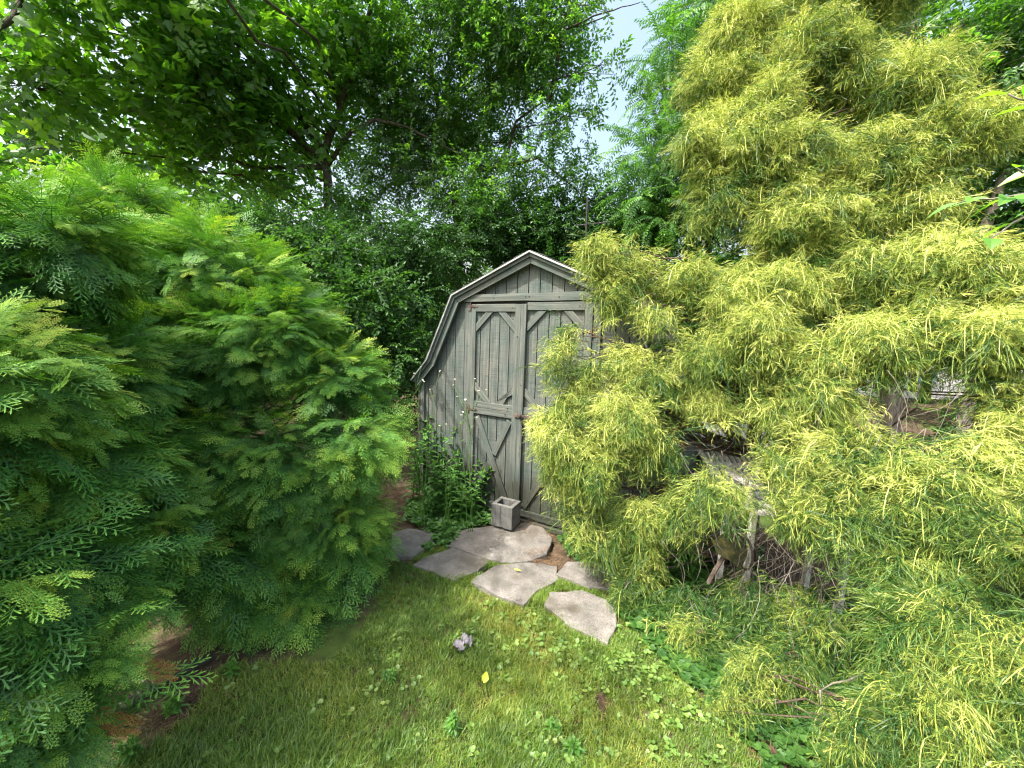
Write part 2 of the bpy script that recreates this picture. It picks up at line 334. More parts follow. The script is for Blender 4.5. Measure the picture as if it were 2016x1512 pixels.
for px, dz, lab in SLABS:
    base = np.array(gp(px, .012)); base = base.mean(0)+(base-base.mean(0))*1.11; SLAB_POLYS.append([tuple(q) for q in base])
    # refine the outline with wobble
    out = []
    for i in range(len(base)):
        a, b = base[i], base[(i+1) % len(base)]; n = 4
        for k in range(n): out.append(a+(b-a)*k/n + rng.normal(0, .004, 2))
    out = np.array(out); c = out.mean(0)
    rings = [(1.0, -.03), (1.0, .006), (.99, .011), (.96, .0125), (.6, .013), (.25, .014)]
    V = []; 
    for s, z in rings:
        P = c+(out-c)*s; V.append(np.stack([P[:, 0], P[:, 1], np.full(len(P), z+dz)+.003*fbm2(P[:, 0], P[:, 1], 14, 5)], -1))
    V.append([[c[0], c[1], .014+dz]]); V = np.concatenate(V); m = len(out); F = []
    for r_ in range(len(rings)-1):
        for k in range(m):
            k2 = (k+1) % m; F += [(r_*m+k, r_*m+k2, (r_+1)*m+k2), (r_*m+k, (r_+1)*m+k2, (r_+1)*m+k)]
    r_ = len(rings)-1
    for k in range(m): F.append((r_*m+k, r_*m+(k+1) % m, len(V)-1))
    # outline order may be clockwise
    ar = 0.5*sum(out[i][0]*out[(i+1) % m][1]-out[(i+1) % m][0]*out[i][1] for i in range(m))
    F = np.array(F); F = F if ar > 0 else F[:, ::-1]
    o = trimesh('paving_slab', V, F, M['slab']); tag(o, lab, 'paving slab', 'weathered slabs of the path to the shed')

# ------------------------------------------------------------------ shed
TH, SX, SY = .508, .1411, 3.2727
shed = empty('garden_shed', (SX, SY, 0), -TH)
tag(shed, 'weathered grey wooden barn-style shed with double braced doors', 'shed')
Dv = np.array([math.cos(TH), -math.sin(TH), 0]); Bv = np.array([math.sin(TH), math.cos(TH), 0])
def S(u, b, z): return np.array([SX, SY, 0])+Dv*u+Bv*b+np.array([0, 0, z])

def bm_obj(name, bm, mat, parent, bevel=0., grains=None):
    bmesh.ops.recalc_face_normals(bm, faces=bm.faces)
    me = bpy.data.meshes.new(name); bm.to_mesh(me); bm.free()
    o = link(name, me, mat, parent)
    if bevel:
        b = o.modifiers.new('bevel', 'BEVEL'); b.width = bevel; b.segments = 2; b.limit_method = 'ANGLE'
    return o
def board_bm(pieces):
    """pieces: list of (polygon [(u,z)...], y0, y1, grain angle in the face); writes a grain attribute"""
    bm = bmesh.new(); lay = bm.verts.layers.float_vector.new('grain')
    for k, (poly, y0, y1, ang) in enumerate(pieces):
        ca, sa = math.cos(ang), math.sin(ang); off = random.uniform(0, 50)
        lo = []; hi = []
        for (u, z) in poly:
            for y, L in ((y0, lo), (y1, hi)):
                v = bm.verts.new((u, y, z)); v[lay] = (u*ca+z*sa+off, -u*sa+z*ca+off*.37, y); L.append(v)
        bm.faces.new(lo); bm.faces.new(hi[::-1])
        for i in range(len(poly)):
            j = (i+1) % len(poly); bm.faces.new((lo[i], hi[i], hi[j], lo[j]))
    return bm
def boards(name, pieces, mat, parent, bevel=.0025): return bm_obj(name, board_bm(pieces), mat, parent, bevel)
def rect(u0, u1, z0, z1, sk=0): return [(u0, z0), (u1, z0+sk), (u1, z1+sk), (u0, z1)]
def bar(p, q, w):
    p = np.array(p, float); q = np.array(q, float); d = (q-p)/np.linalg.norm(q-p); n = np.array([-d[1], d[0]])*w/2
    return [tuple(p-n), tuple(q-n), tuple(q+n), tuple(p+n)], math.atan2(d[1], d[0])
# gambrel profile: apex, knuckle, knee, eave
AP, KN, KE, EV = (0, 2.262), (.757, 1.936), (1.04, 1.345), (1.235, 1.135)
WU = 1.19
def prof(u, drop=0.):
    u = abs(u); P = [AP, KN, KE, EV, (1.6, .8)]
    for a, b in zip(P, P[1:]):
        if u <= b[0]: return a[1]+(b[1]-a[1])*(u-a[0])/(b[0]-a[0])-drop
    return .8
# front wall: boards with grooves
pieces = []; u = -WU
SP = .105
brk = [-KE[0], -KN[0], 0, KN[0], KE[0]]
while u < WU-.01:
    u1 = min(u+SP-.007, WU); ks = [u]+[b for b in brk if u < b < u1]+[u1]
    pieces.append(([(u, .03), (u1, .03)]+[(k, prof(k, .02)) for k in ks[::-1]], .0, .014, math.pi/2)); u += SP
wall = boards('front_wall', pieces, M['siding'], shed, .0015)
backing = boards('wall_backing', [([(-WU+.004, .02), (WU-.004, .02)]+[(k, prof(k, .035)) for k in (WU-.004, KE[0], KN[0], 0, -KN[0], -KE[0], -WU+.004)], .0145, .03, math.pi/2)], M['siding'], shed, 0)
DEP = 2.4
bm = bmesh.new(); lay = bm.verts.layers.float_vector.new('grain')
def boxy(bm, x0, x1, y0, y1, z0, z1, g=2):
    vs = []
    for x in (x0, x1):
        for y in (y0, y1):
            for z in (z0, z1):
                v = bm.verts.new((x, y, z)); vs.append(v)
                if lay: v[lay] = (z, x+y, y) if g == 2 else (x, y, z) if g == 0 else (y, x, z)
    for f in ((0, 1, 3, 2), (4, 6, 7, 5), (0, 4, 5, 1), (2, 3, 7, 6), (0, 2, 6, 4), (1, 5, 7, 3)): bm.faces.new([vs[i] for i in f])
for s in (-1, 1):
    y = .032
    while y < DEP:
        x0, x1 = (WU-.012, WU) if s > 0 else (-WU, -WU+.012); boxy(bm, x0, x1, y, min(y+SP-.007, DEP), .03, 1.17); y += SP
    boxy(bm, *((WU-.03, WU-.013) if s > 0 else (-WU+.013, -WU+.03)), .032, DEP, .02, 1.15)
bm_obj('side_wall', bm, M['siding'], shed, .0015)
boards('back_wall', [([(-WU, .03), (WU, .03)]+[(k, prof(k, .02)) for k in (WU, KE[0], KN[0], 0, -KN[0], -KE[0], -WU)], DEP+.002, DEP+.02, math.pi/2)], M['siding'], shed, 0)
lay = None
# corner boards
boards('corner_board', [(rect(-WU-.012, -WU+.058, .02, 1.13), -.022, -.001, math.pi/2)], M['trimwood'], shed)
boards('corner_board', [(rect(WU-.058, WU+.012, .02, 1.13), -.022, -.001, math.pi/2)], M['trimwood'], shed)
# fascia boards along the roof line (lower wide board, thin upper trim) and roof sheets
def offs(P, d):
    """polyline offset downwards-inwards by d"""
    P = [np.array(p, float) for p in P]; out = []
    for i, p in enumerate(P):
        ns = []
        for a, b in ((i-1, i), (i, i+1)):
            if 0 <= a and b < len(P):
                t = (P[b]-P[a])/np.linalg.norm(P[b]-P[a]); ns.append(np.array([t[1], -t[0]]))
        n = sum(ns); n /= np.linalg.norm(n); k = 1/max(.5, n@ns[0]); out.append(p+n*d*k)
    return out
RL = [(-EV[0], EV[1]), (-KE[0], KE[1]), (-KN[0], KN[1]), AP, KN, KE, EV]
def strips(d0, d1, y0, y1):
    A = offs(RL, d0); B = offs(RL, d1); ps = []
    for i in range(len(RL)-1):
        e = (A[i+1]-A[i])/np.linalg.norm(A[i+1]-A[i])*.0008
        ps.append(([tuple(B[i]+e), tuple(B[i+1]-e), tuple(A[i+1]-e), tuple(A[i]+e)], y0, y1, math.atan2((A[i+1]-A[i])[1], (A[i+1]-A[i])[0])))
    return ps
for ps in strips(.026, .074, -.058, -.036): boards('barge_board', [ps], M['trimwood'], shed)
for ps in strips(.003, .0275, -.075, -.036): boards('roof_trim', [ps], M['trimwood'], shed)
boards('soffit', strips(.030, .045, -.035, -.0005), M['siding'], shed, 0)
for i, ps in enumerate(strips(-.012, .001, -.092, -.07)): boards('drip_edge', [ps], M['metaledge'], shed, .001)
rf = boards('roof', strips(-.012, .002, -.069, DEP+.06), M['shingle'], shed, 0)
# shingle tabs on the upper slopes give the roof a ragged upper edge
ps = []
for s in (-1, 1):
    for (a, b, n) in ((AP, KN, 6), (KN, KE, 5)):
        for k in range(n):
            p = np.array(a)+(np.array(b)-np.array(a))*k/n; q = np.array(a)+(np.array(b)-np.array(a))*(k+1.05)/n
            t = (q-p)/np.linalg.norm(q-p); nn = np.array([-t[1], t[0]])
            P4 = [p+nn*.013, q+nn*.019, q+nn*.025, p+nn*.018]
            ps.append(([(x*s, z) for x, z in (P4 if s > 0 else P4[::-1])], -.085, DEP+.05, 0))
boards('shingle_course', ps, M['shingle'], rf, 0)
# door opening trim
TW = M['trimwood']
boards('door_jamb', [(rect(-.652, -.588, .02, 1.882), -.024, -.001, math.pi/2)], TW, shed)
boards('door_jamb', [(rect(.530, .592, .02, 1.888), -.024, -.001, math.pi/2)], TW, shed)
boards('door_header', [([(-.652, 1.885), (-.05, 1.893), (.1, 1.888), (.600, 1.896), (.602, 1.962), (.12, 1.952), (-.652, 1.948)], -.040, -.001, 0)], TW, shed)
boards('door_sill', [(rect(-.66, .62, .004, .034), -.06, -.001, 0)], TW, shed)
boards('opening_shadow_gap', [(rect(-.587, .529, 1.86, 1.884), -.0022, -.0008, 0)], M['black'], shed, 0)  # flat black strip painted in place of the shade under the header
def door(u0, u1, top, left):
    d = empty('door'); d.parent = shed
    d['label'] = 'left door of the pair with both rails showing' if left else 'right door of the pair, mostly behind golden foliage'
    ps = []; u = u0
    while u < u1-.01:
        e = min(u+.098-.007, u1); ps.append((rect(u, e, .045, top-.004), -.014, -.0025, math.pi/2)); u += .098
    boards('door_panel', ps, M['siding'], d, .0015)
    sL, sR = (u0, u0+.055), (u1-.06, u1)
    y0, y1 = -.034, -.0145
    if left: stiles = [(u0, u0+.054)]
    else: stiles = [(u1-.064, u1)]
    for a, b in stiles: boards('stile', [(rect(a, b, .045, top), y0, y1, math.pi/2)], TW, d)
    ia, ib = (u0+.0545, -.1315) if left else (-.0255, u1-.0645)
    boards('rail', [(rect(ia-(.0 if left else 0), ib, top-.064, top, .002), y0-.002, y1, 0)], TW, d)
    boards('rail', [(rect(ia, ib, .958, 1.012), y0, y1, 0)], TW, d)
    boards('rail', [(rect(ia, ib, .899, .956), y0+.001, y1, 0)], TW, d)
    boards('rail', [(rect(ia, ib, .05, .112), y0, y1, 0)], TW, d)
    zt = top-.066
    bs = [((ia+.002, zt-.135), (ia+.135, zt-.001)), ((ib-.002, zt-.135), (ib-.135, zt-.001)),
          ((ia+.002, 1.145), (ia+.135, 1.0135)), ((ib-.002, 1.145), (ib-.135, 1.0135))]
    def clipbar(p, q, wd):
        p = np.array(p); q = np.array(q); dd = q-p
        lo = (min(p[0], q[0]), min(p[1], q[1])); hi = (max(p[0], q[0]), max(p[1], q[1])); h = wd*1.2
        # ends cut parallel to the stile and the rail
        if p[0] < q[0]:
            if p[1] < q[1]: P = [(p[0], p[1]-h/2), (q[0]+h/2, q[1]), (q[0]-h/2, q[1]), (p[0], p[1]+h/2)]
            else: P = [(p[0], p[1]-h/2), (q[0]-h/2, q[1]), (q[0]+h/2, q[1]), (p[0], p[1]+h/2)]
        else:
            if p[1] < q[1]: P = [(p[0], p[1]-h/2), (p[0], p[1]+h/2), (q[0]+h/2, q[1]), (q[0]-h/2, q[1])]
            else: P = [(p[0], p[1]-h/2), (p[0], p[1]+h/2), (q[0]+h/2, q[1]), (q[0]-h/2, q[1])]
        return P, math.atan2(dd[1], dd[0])
    for p, q in bs:
        P, a = clipbar(p, q, .062); boards('brace', [(P, y0+.003, y1, a)], TW, d)
    P, a = bar((ia+.03, .875), (ib-.03, .14), .055); boards('brace', [(P, y0+.003, y1, a)], TW, d)
    m1 = ((ia+ib)/2, .5075)
    for e in ((ib-.03, .875), (ia+.03, .14)):
        m = np.array(m1); dd = np.array(e)-m; dd /= np.linalg.norm(dd)
        P, a = bar(m+dd*.048, e, .055); boards('brace', [(P, y0+.003, y1, a)], TW, d)
    # hinges
    hz = [1.655, .30] if not left else [1.845, .93, .25]
    for z in hz:
        bm = bmesh.new(); sx = -1 if left else 1; ue = u0 if left else u1
        global lay; lay = None
        boxy(bm, *sorted((ue-sx*.075, ue-sx*.001)), -.039, -.0345, z-.006, z+.012)
        boxy(bm, *sorted((ue+sx*.001, ue+sx*.035)), -.030, -.0245, z-.035, z+.045)
        bmesh.ops.create_cone(bm, cap_ends=True, segments=8, radius1=.005, radius2=.005, depth=.07, matrix=Matrix.Translation((ue, -.038, z)))
        bm_obj('hinge', bm, M['rust'], d, .001)
    return d
door(-.583, -.128, 1.866, True)
dr = door(-.028, .527, 1.880, False)
boards('center_post', [(rect(-.1305, -.0785, .04, 1.864), -.044, -.0155, math.pi/2), (rect(-.0765, -.0265, .04, 1.866), -.047, -.0155, math.pi/2)], TW, shed)
bm = bmesh.new()
boxy(bm, -.10, -.035, -.058, -.048, .925, .955); boxy(bm, -.035, .09, -.052, -.048, .93, .95)
bmesh.ops.create_cone(bm, cap_ends=True, segments=10, radius1=.012, radius2=.012, depth=.03, matrix=Matrix.Translation((-.045, -.066, .935)) @ Matrix.Rotation(math.pi/2, 4, 'X'))
bm_obj('latch', bm, M['rust'], shed, .002)
# nails in the trim
bm = bmesh.new(); bmesh.ops.create_cone(bm, cap_ends=True, segments=7, radius1=.0045, radius2=.0035, depth=.004, matrix=Matrix.Rotation(math.pi/2, 4, 'X'))
nail = None
for (u, z) in [(-.62, 1.92), (-.35, 1.918), (-.04, 1.925), (-.01, 1.925), (.25, 1.92), (.57, 1.93), (-.55, 1.83), (-.16, 1.835), (.42, 1.85), (-.615, 1.0), (-.615, .6), (-.615, 1.5), (.56, 1.5), (-.1, 1.6), (-.05, 1.2), (-.5, .985), (-.18, .985), (-.5, .93), (-.2, .93)]:
    if nail is None: nail = bm_obj('nail_head', bm, M['black'], shed); o = nail
    else: o = nail.copy(); C.objects.link(o); o.parent = shed
    o.location = (u, -.043 if z > 1.9 else -.049 if -.13 < u < -.02 else -.026 if abs(u) > .55 else -.038, z)

# thin pole behind the shed peak
a = Acc(); p = S(.12, .9, 0); tube(a, [p, p+[0, 0, 1.5], p+[-.02, 0, 2.95]], [.014, .013, .011], 8); q = p+np.array([0, 0, 2.7]); tube(a, [q-Dv*.13, q+Dv*.22], .006, 6)
tag(a.build('metal_pole', M['black']), 'thin dark metal pole with a crossbar rising behind the shed peak', 'pole')

# ------------------------------------------------------------------ concrete block
def block():
    p0 = gnd(1007, 1044, .05)[:2]; pl = gnd(970, 1033.5, .05)[:2]
    d = pl-p0; ang = math.atan2(d[1], d[0]); bm = bmesh.new()
    L, Wd, H = .19, .165, .19; t = .032
    # local x along the long face, y away
    outer = [(0, 0), (L*.42, 0), (L*.44, .006), (L*.56, .006), (L*.58, 0), (L, 0), (L, Wd), (0, Wd)]
    inner = [(t, t), (L*.42, t), (L*.44, t), (L*.56, t), (L*.58, t), (L-t, t), (L-t, Wd-t), (t, Wd-t)]
    r = {}
    for nm, P, z in (('ob', outer, 0), ('ot', outer, H), ('ib', inner, 0), ('it', inner, H)): r[nm] = [bm.verts.new((x, y, z)) for x, y in P]
    n = len(outer)
    for i in range(n):
        j = (i+1) % n
        bm.faces.new((r['ob'][i], r['ob'][j], r['ot'][j], r['ot'][i])); bm.faces.new((r['ot'][i], r['ot'][j], r['it'][j], r['it'][i]))
        bm.faces.new((r['it'][i], r['it'][j], r['ib'][j], r['ib'][i])); bm.faces.new((r['ib'][i], r['ib'][j], r['ob'][j], r['ob'][i]))
    for v in bm.verts: v.co.y *= -1
    o = bm_obj('concrete_block', bm, M['block'], None, .005)
    o.location = (p0[0], p0[1], .046); o.rotation_euler = (0, 0, ang)
    tag(o, 'grey hollow concrete block standing on end against the shed door', 'block')
block()

# ------------------------------------------------------------------ plant templates
def t_arbor(fine, seed):
    g = random.Random(seed); a = Acc(); L = .30
    def frond(o, d, nrm, ln, tb):
        d = norm(np.array(d)); nrm = norm(np.array(nrm)-d*(np.array(nrm)@d)); s = np.cross(nrm, d)
        droop = g.uniform(.25, .6)
        def pt(x): return o+d*x-np.array([0, 0, 1])*droop*x*x/ln*.7
        ribbon(a, [pt(0), pt(ln*.5), pt(ln)], [.0030, .0032, 0], s, tb, tb+.2)
        n = 10 if fine else 8
        for k in range(n):
            f = .06+.90*k/n; x = ln*f; sd = 1 if k % 2 else -1
            l2 = ln*.50*(1-f)**.7*(.45+1.2*min(f*2.4, 1))*.62*g.uniform(.8, 1.2)+.007
            dd = norm(d*.85+s*sd*.70+nrm*g.uniform(-.10, .10)); p = pt(x); q = p+dd*l2-np.array([0, 0, l2*.18])
            sd2 = np.cross(nrm, dd); wl = .0027 if fine else .0040
            ribbon(a, [p, p+(q-p)*.82, q], [wl*.9, wl*1.1, 0], sd2, tb+.15*f, tb+.36)
            m = 2 if fine else 1
            for j in range(m):
                for e in ((-1, 1) if fine else (sd,)):
                    u_ = (j+.55+.2*e*.5)/(m+.35) if fine else .42; p2 = p+(q-p)*u_; l3 = l2*(.36 if fine else .46)*(1.05-u_*.75)+.002; d3 = norm(dd*.85+sd2*e*.62)
                    ribbon(a, [p2-d3*.001, p2+d3*l3*.75, p2+d3*l3] if fine and l3 > .008 else [p2, p2+d3*l3], [.0028, .0030, 0] if fine and l3 > .008 else [wl*1.15, 0], np.cross(nrm, d3), tb+.2, tb+.42)
    def ax(x): return np.array([x, 0, -.55*x*x/L*.5])
    tube(a, [ax(0), ax(L*.5), ax(L*.95)], [.0024, .0018, .001], 4, .12)
    n = 12
    for k in range(n):
        f = .04+.94*k/n; x = L*f; sd = 1 if k % 2 else -1
        ln = .135*(1-f*.45)*(.45+1.1*min(f*1.8, 1))*.75*g.uniform(.8, 1.2)
        tilt = g.uniform(-.1, 1.2)
        frond(ax(x), [.72, sd*.72, -.1-tilt*.4], [0, -sd*tilt, 1], ln, .0+.14*f)
    frond(ax(L*.93), [1, 0, -.5], [.3, 0, 1], .10, .14)
    return a.get()
def t_gold(seed, nst=15, fine=True):
    g = random.Random(seed); a = Acc(); L = .26
    def ax(x): return np.array([x-.8*x*x, .02*math.sin(x*20+seed), .15*x-2.0*x*x])
    tube(a, [ax(0), ax(L*.35), ax(L*.7), ax(L)], [.0026, .002, .0016, .001], 3, .2)
    for k in range(nst):
        f = .06+.94*k/nst; o = ax(L*f); sd = 1 if k % 2 else -1
        ln = g.uniform(.05, .13)*(1.15-.35*f)
        az = sd*g.uniform(.2, 1.7); d = np.array([math.cos(az), math.sin(az), g.uniform(-.9, .3)])
        dr = g.uniform(2.5, 9.); wv = g.uniform(-.6, .6)
        def pt(x): return o+d*x*(1-x*1.4)+np.array([0, wv*x*x*3, -dr*x*x])
        s = np.array([g.uniform(-1, 1), g.uniform(-1, 1), g.uniform(-.3, 1)])
        tb = g.uniform(-.08, .12)
        ribbon(a, [pt(0), pt(ln*.35), pt(ln*.7), pt(ln)], [.0018, .0021, .0018, 0], s, .22+tb, .62+tb)
        m = 6 if fine else 4
        for j in range(m):
            x = ln*(.18+.7*j/m)*g.uniform(.9, 1.1); p = pt(x); l2 = g.uniform(.014, .042)
            t_ = norm(pt(x+.01)-p); r_ = norm(np.array([g.uniform(-1, 1), g.uniform(-1, 1), g.uniform(-.6, .6)])); dd = norm(t_*.9+r_*.6)
            ribbon(a, [p, p+dd*l2*.5+[0, 0, -.002], p+dd*l2+np.array([0, 0, -l2*.25])], [.0016, .0023, 0], np.cross(dd, r_)+.01, .40+tb, .72+tb)
    return a.get()
def t_whip(seed):
    """a long hanging thread"""
    g = random.Random(seed); a = Acc(); L = g.uniform(.16, .3); cx_ = g.uniform(-.3, .3)
    def pt(x): return np.array([.35*x-.4*x*x, cx_*x*x*2, .1*x-2.2*x*x if x < .2 else .1*.2-2.2*.04-.85*(x-.2)])
    xs = np.linspace(0, L, 6); ribbon(a, [pt(x) for x in xs], [.0030]*5+[0], [g.uniform(-1, 1), 1, 0], .4, .8)
    for k in range(5):
        x = L*(.25+.15*k); p = pt(x); ribbon(a, [p, p+np.array([g.uniform(-.02, .02), g.uniform(-.02, .02), -.03])], [.0026, 0], [1, g.uniform(-1, 1), 0], .5, .7)
    return a.get()
def leaf(a, o, d, nrm, ln, wd, t=.5, fold=.25, curl=.15, fine=False):
    d = norm(np.array(d, float)); nrm = norm(np.asarray(nrm, float)-d*(np.asarray(nrm, float)@d)); s = np.cross(nrm, d)
    dn = -nrm
    if not fine:
        V = [o, o+d*ln*.5+s*wd/2+nrm*wd*fold, o+d*ln+dn*ln*curl, o+d*ln*.5-s*wd/2+nrm*wd*fold, o+d*ln*.5]
        a.add(V, [(0, 1, 4), (1, 2, 4), (0, 4, 3), (4, 2, 3)], t)
    else:
        xs = [0, .18, .42, .7, 1]; ws = [0, .72, 1, .62, 0]; V = []; F = []
        for x, w_ in zip(xs, ws):
            c = o+d*ln*x+dn*ln*curl*x*x
            V += [c, c+s*wd/2*w_+nrm*wd*fold*w_, c-s*wd/2*w_+nrm*wd*fold*w_]
        for i in range(4):
            b = 3*i; F += [(b, b+3, b+4), (b, b+4, b+1), (b, b+2, b+5), (b, b+5, b+3)]
        a.add(V, F, t)
def t_twig(seed, n=10, L=.30, ll=.075, lw=.036, droop=.3, fine=False):
    g = random.Random(seed); a = Acc()
    def ax(x): return np.array([x, .03*math.sin(9*x+seed), -droop*x*x/L*.6])
    tube(a, [ax(0), ax(L*.5), ax(L)], [.003, .0022, .001], 3, .0)
    for k in range(n):
        f = (k+1)/n; sd = 1 if k % 2 else -1
        d = [g.uniform(.4, .9), sd*g.uniform(.5, 1), g.uniform(-.5, .15)] if k < n-1 else [1, 0, -.2]
        leaf(a, ax(L*f), d, [g.uniform(-.4, .4), g.uniform(-.4, .4), 1], ll*g.uniform(.7, 1.15), lw*g.uniform(.8, 1.1), .35+g.uniform(-.15, .2), fine=fine, curl=g.uniform(0, .3))
    return a.get()
def t_lobed(seed, n=7, L=.3, ll=.11):
    """twig with broad lobed leaves"""
    g = random.Random(seed); a = Acc()
    def ax(x): return np.array([x, .03*math.sin(9*x+seed), -.25*x*x/L])
    tube(a, [ax(0), ax(L*.5), ax(L)], [.003, .0022, .001], 3, 0)
    for k in range(n):
        f = (k+1)/n; sd = 1 if k % 2 else -1
        d = norm(np.array([g.uniform(.3, .9), sd*g.uniform(.4, 1), g.uniform(-.6, .0)])); o = ax(L*f)+d*ll*.35
        nr = norm(np.array([g.uniform(-.4, .4), g.uniform(-.4, .4), 1])); nr = norm(nr-d*(nr@d)); s = np.cross(nr, d); sc = ll*g.uniform(.7, 1.1)
        P = [(0, 0), (.02, .30), (.12, .26), (.40, .55), (.45, .24), (.62, .22), (1, 0), (.62, -.22), (.45, -.24), (.40, -.55), (.12, -.26), (.02, -.30), (.4, 0)]
        V = [o+d*sc*x+s*sc*y-nr*sc*.25*(abs(y)+x*x*.4) for x, y in P]
        F = [(12, i, (i+1) % 12) for i in range(12)]
        a.add(V, F, .35+g.uniform(-.15, .2))
    return a.get()
def t_pinnate(seed, n=11, L=.42, ll=.085, lw=.022):
    g = random.Random(seed); a = Acc()
    def ax(x): return np.array([x, .03*math.sin(5*x+seed), .1*x-1.0*x*x])
    tube(a, [ax(0), ax(L*.35), ax(L*.7), ax(L)], [.003, .0025, .002, .001], 3, .4)
    for k in range(n):
        f = .12+.88*(k+1)/n
        for sd in (-1, 1):
            leaf(a, ax(L*f), [.45, sd*.9, -.35+g.uniform(-.15, .1)], [0, -sd*.3, 1], ll*(1.15-.5*f)*g.uniform(.85, 1.1), lw, .4+g.uniform(-.1, .15), fold=.2, curl=.2)
    leaf(a, ax(L), [1, 0, -.9], [0, 0, 1], ll*.6, lw, .5)
    return a.get()

# ------------------------------------------------------------------ scatter on clumps
def shell_pts(cl, n, inner=.0, pull=.86):
    """points near the surface of a union of ellipsoids; cl rows: x,y,z,rx,rz"""
    cl = np.asarray(cl, float); area = cl[:, 3]*(cl[:, 3]+cl[:, 4]); k = rng.choice(len(cl), n, p=area/area.sum())
    d = norm(rng.normal(size=(n, 3))); rad = np.stack([cl[k, 3], cl[k, 3], cl[k, 4]], -1)
    f = 1-inner*rng.random(n)**1.5
    P = cl[k, :3]+d*rad*f[:, None]
    keep = np.ones(n, bool)
    for c in cl:
        q = (P-c[:3])/np.array([c[3], c[3], c[4]]); keep &= (np.linalg.norm(q, axis=1) > pull) | (k == np.where((cl == c).all(1))[0][0])
    nr = norm(d/rad)
    return P[keep], nr[keep]
def clumps(L, world=()): return np.array([[*at(px, py, Y), rx, rz] for px, py, Y, rx, rz in L]+[list(q) for q in world])

# --- conifers -----------------------------------------------------
AF = [t_arbor(True, s) for s in range(3)]; AC = [t_arbor(False, s) for s in range(4)]
GT = [t_gold(s) for s in range(6)]; GC = [t_gold(s, 12, False) for s in range(4)]; GW = [t_whip(s) for s in range(5)]
def lower_skip(P, zmin=.04): return P[:, 2] > zmin
def conifer_sprays(acc, P, nr, tmpls, smin, smax, upb, tbase, tvar, roll=.6):
    n = len(P); k = rng.integers(0, len(tmpls), n)
    out = nr.copy(); out[:, 2] *= .45; d = norm(norm(out)+rng.normal(0, .33, (n, 3))+np.array([0, 0, upb]))
    N = norm(np.array([0, 0, 1.])+.35*nr+rng.normal(0, roll*.5, (n, 3)))
    Mx = frames(d, N); Sz = rng.uniform(smin, smax, n)
    t = tbase+rng.normal(0, tvar, n)+.16*np.clip((P[:, 0]+1.15)/.5, 0, 1)+.10*np.clip(nr[:, 2], 0, 1)  # right side tinted yellower to paint in sunlight; upward-facing sprays lighter
    for q in range(len(tmpls)):
        s = k == q
        if s.any(): acc.add(*inst(tmpls[q], Mx[s], P[s], Sz[s], t[s]))
    return d
def limbs(acc, base_pts, targets, r0=.012, sag=.03, sides=5, wob=.03):
    """a curved limb from the nearest lower trunk point to each target"""
    base_pts = np.asarray(base_pts)
    for tg in targets:
        dd = np.linalg.norm(base_pts-tg, axis=1)+np.maximum(base_pts[:, 2]-tg[2]+.25, 0)*2
        b = base_pts[dd.argmin()]; L = np.linalg.norm(tg-b); 
        pts = bez(b, tg, sag, 8, wob); r = np.linspace(r0*(.6+.4*L), r0*.25, 8); tube(acc, pts, r, sides)

ARB_A = clumps([(300, 590, 2.55, .34, .36), (250, 690, 2.25, .30, .34), (400, 650, 2.6, .36, .34), (520, 560, 2.75, .3, .28), (250, 430, 2.95, .46, .40), (420, 520, 2.75, .45, .38), (120, 480, 2.6, .42, .42), (545, 660, 2.6, .42, .42), (655, 740, 2.6, .33, .33), (690, 860, 2.45, .36, .36),
  (655, 1040, 2.35, .36, .40), (540, 1130, 2.15, .36, .32), (420, 900, 2.25, .45, .45), (330, 760, 2.35, .35, .35), (440, 1060, 2.0, .34, .32), (560, 900, 2.3, .4, .4), (610, 1170, 2.1, .26, .22), (470, 690, 2.5, .4, .4)])
ARB_A[:, 3:] *= .90; ARB_A[:, 2] -= .05
ARB_B = clumps([(20, 560, 1.7, .36, .34), (110, 470, 1.7, .26, .26), (150, 740, 1.75, .34, .30), (70, 930, 1.35, .28, .26), (-60, 800, 1.2, .32, .34), (200, 900, 1.7, .28, .25), (250, 1040, 1.65, .26, .22), (60, 1110, 1.15, .20, .13), (-80, 1150, 1.0, .22, .2), (180, 1180, 1.2, .16, .09),
  (40, 1330, 1.0, .14, .10), (150, 1290, 1.1, .13, .07), (-60, 1420, .95, .18, .14), (70, 1450, 1.02, .13, .08), (330, 1090, 1.75, .2, .18)])
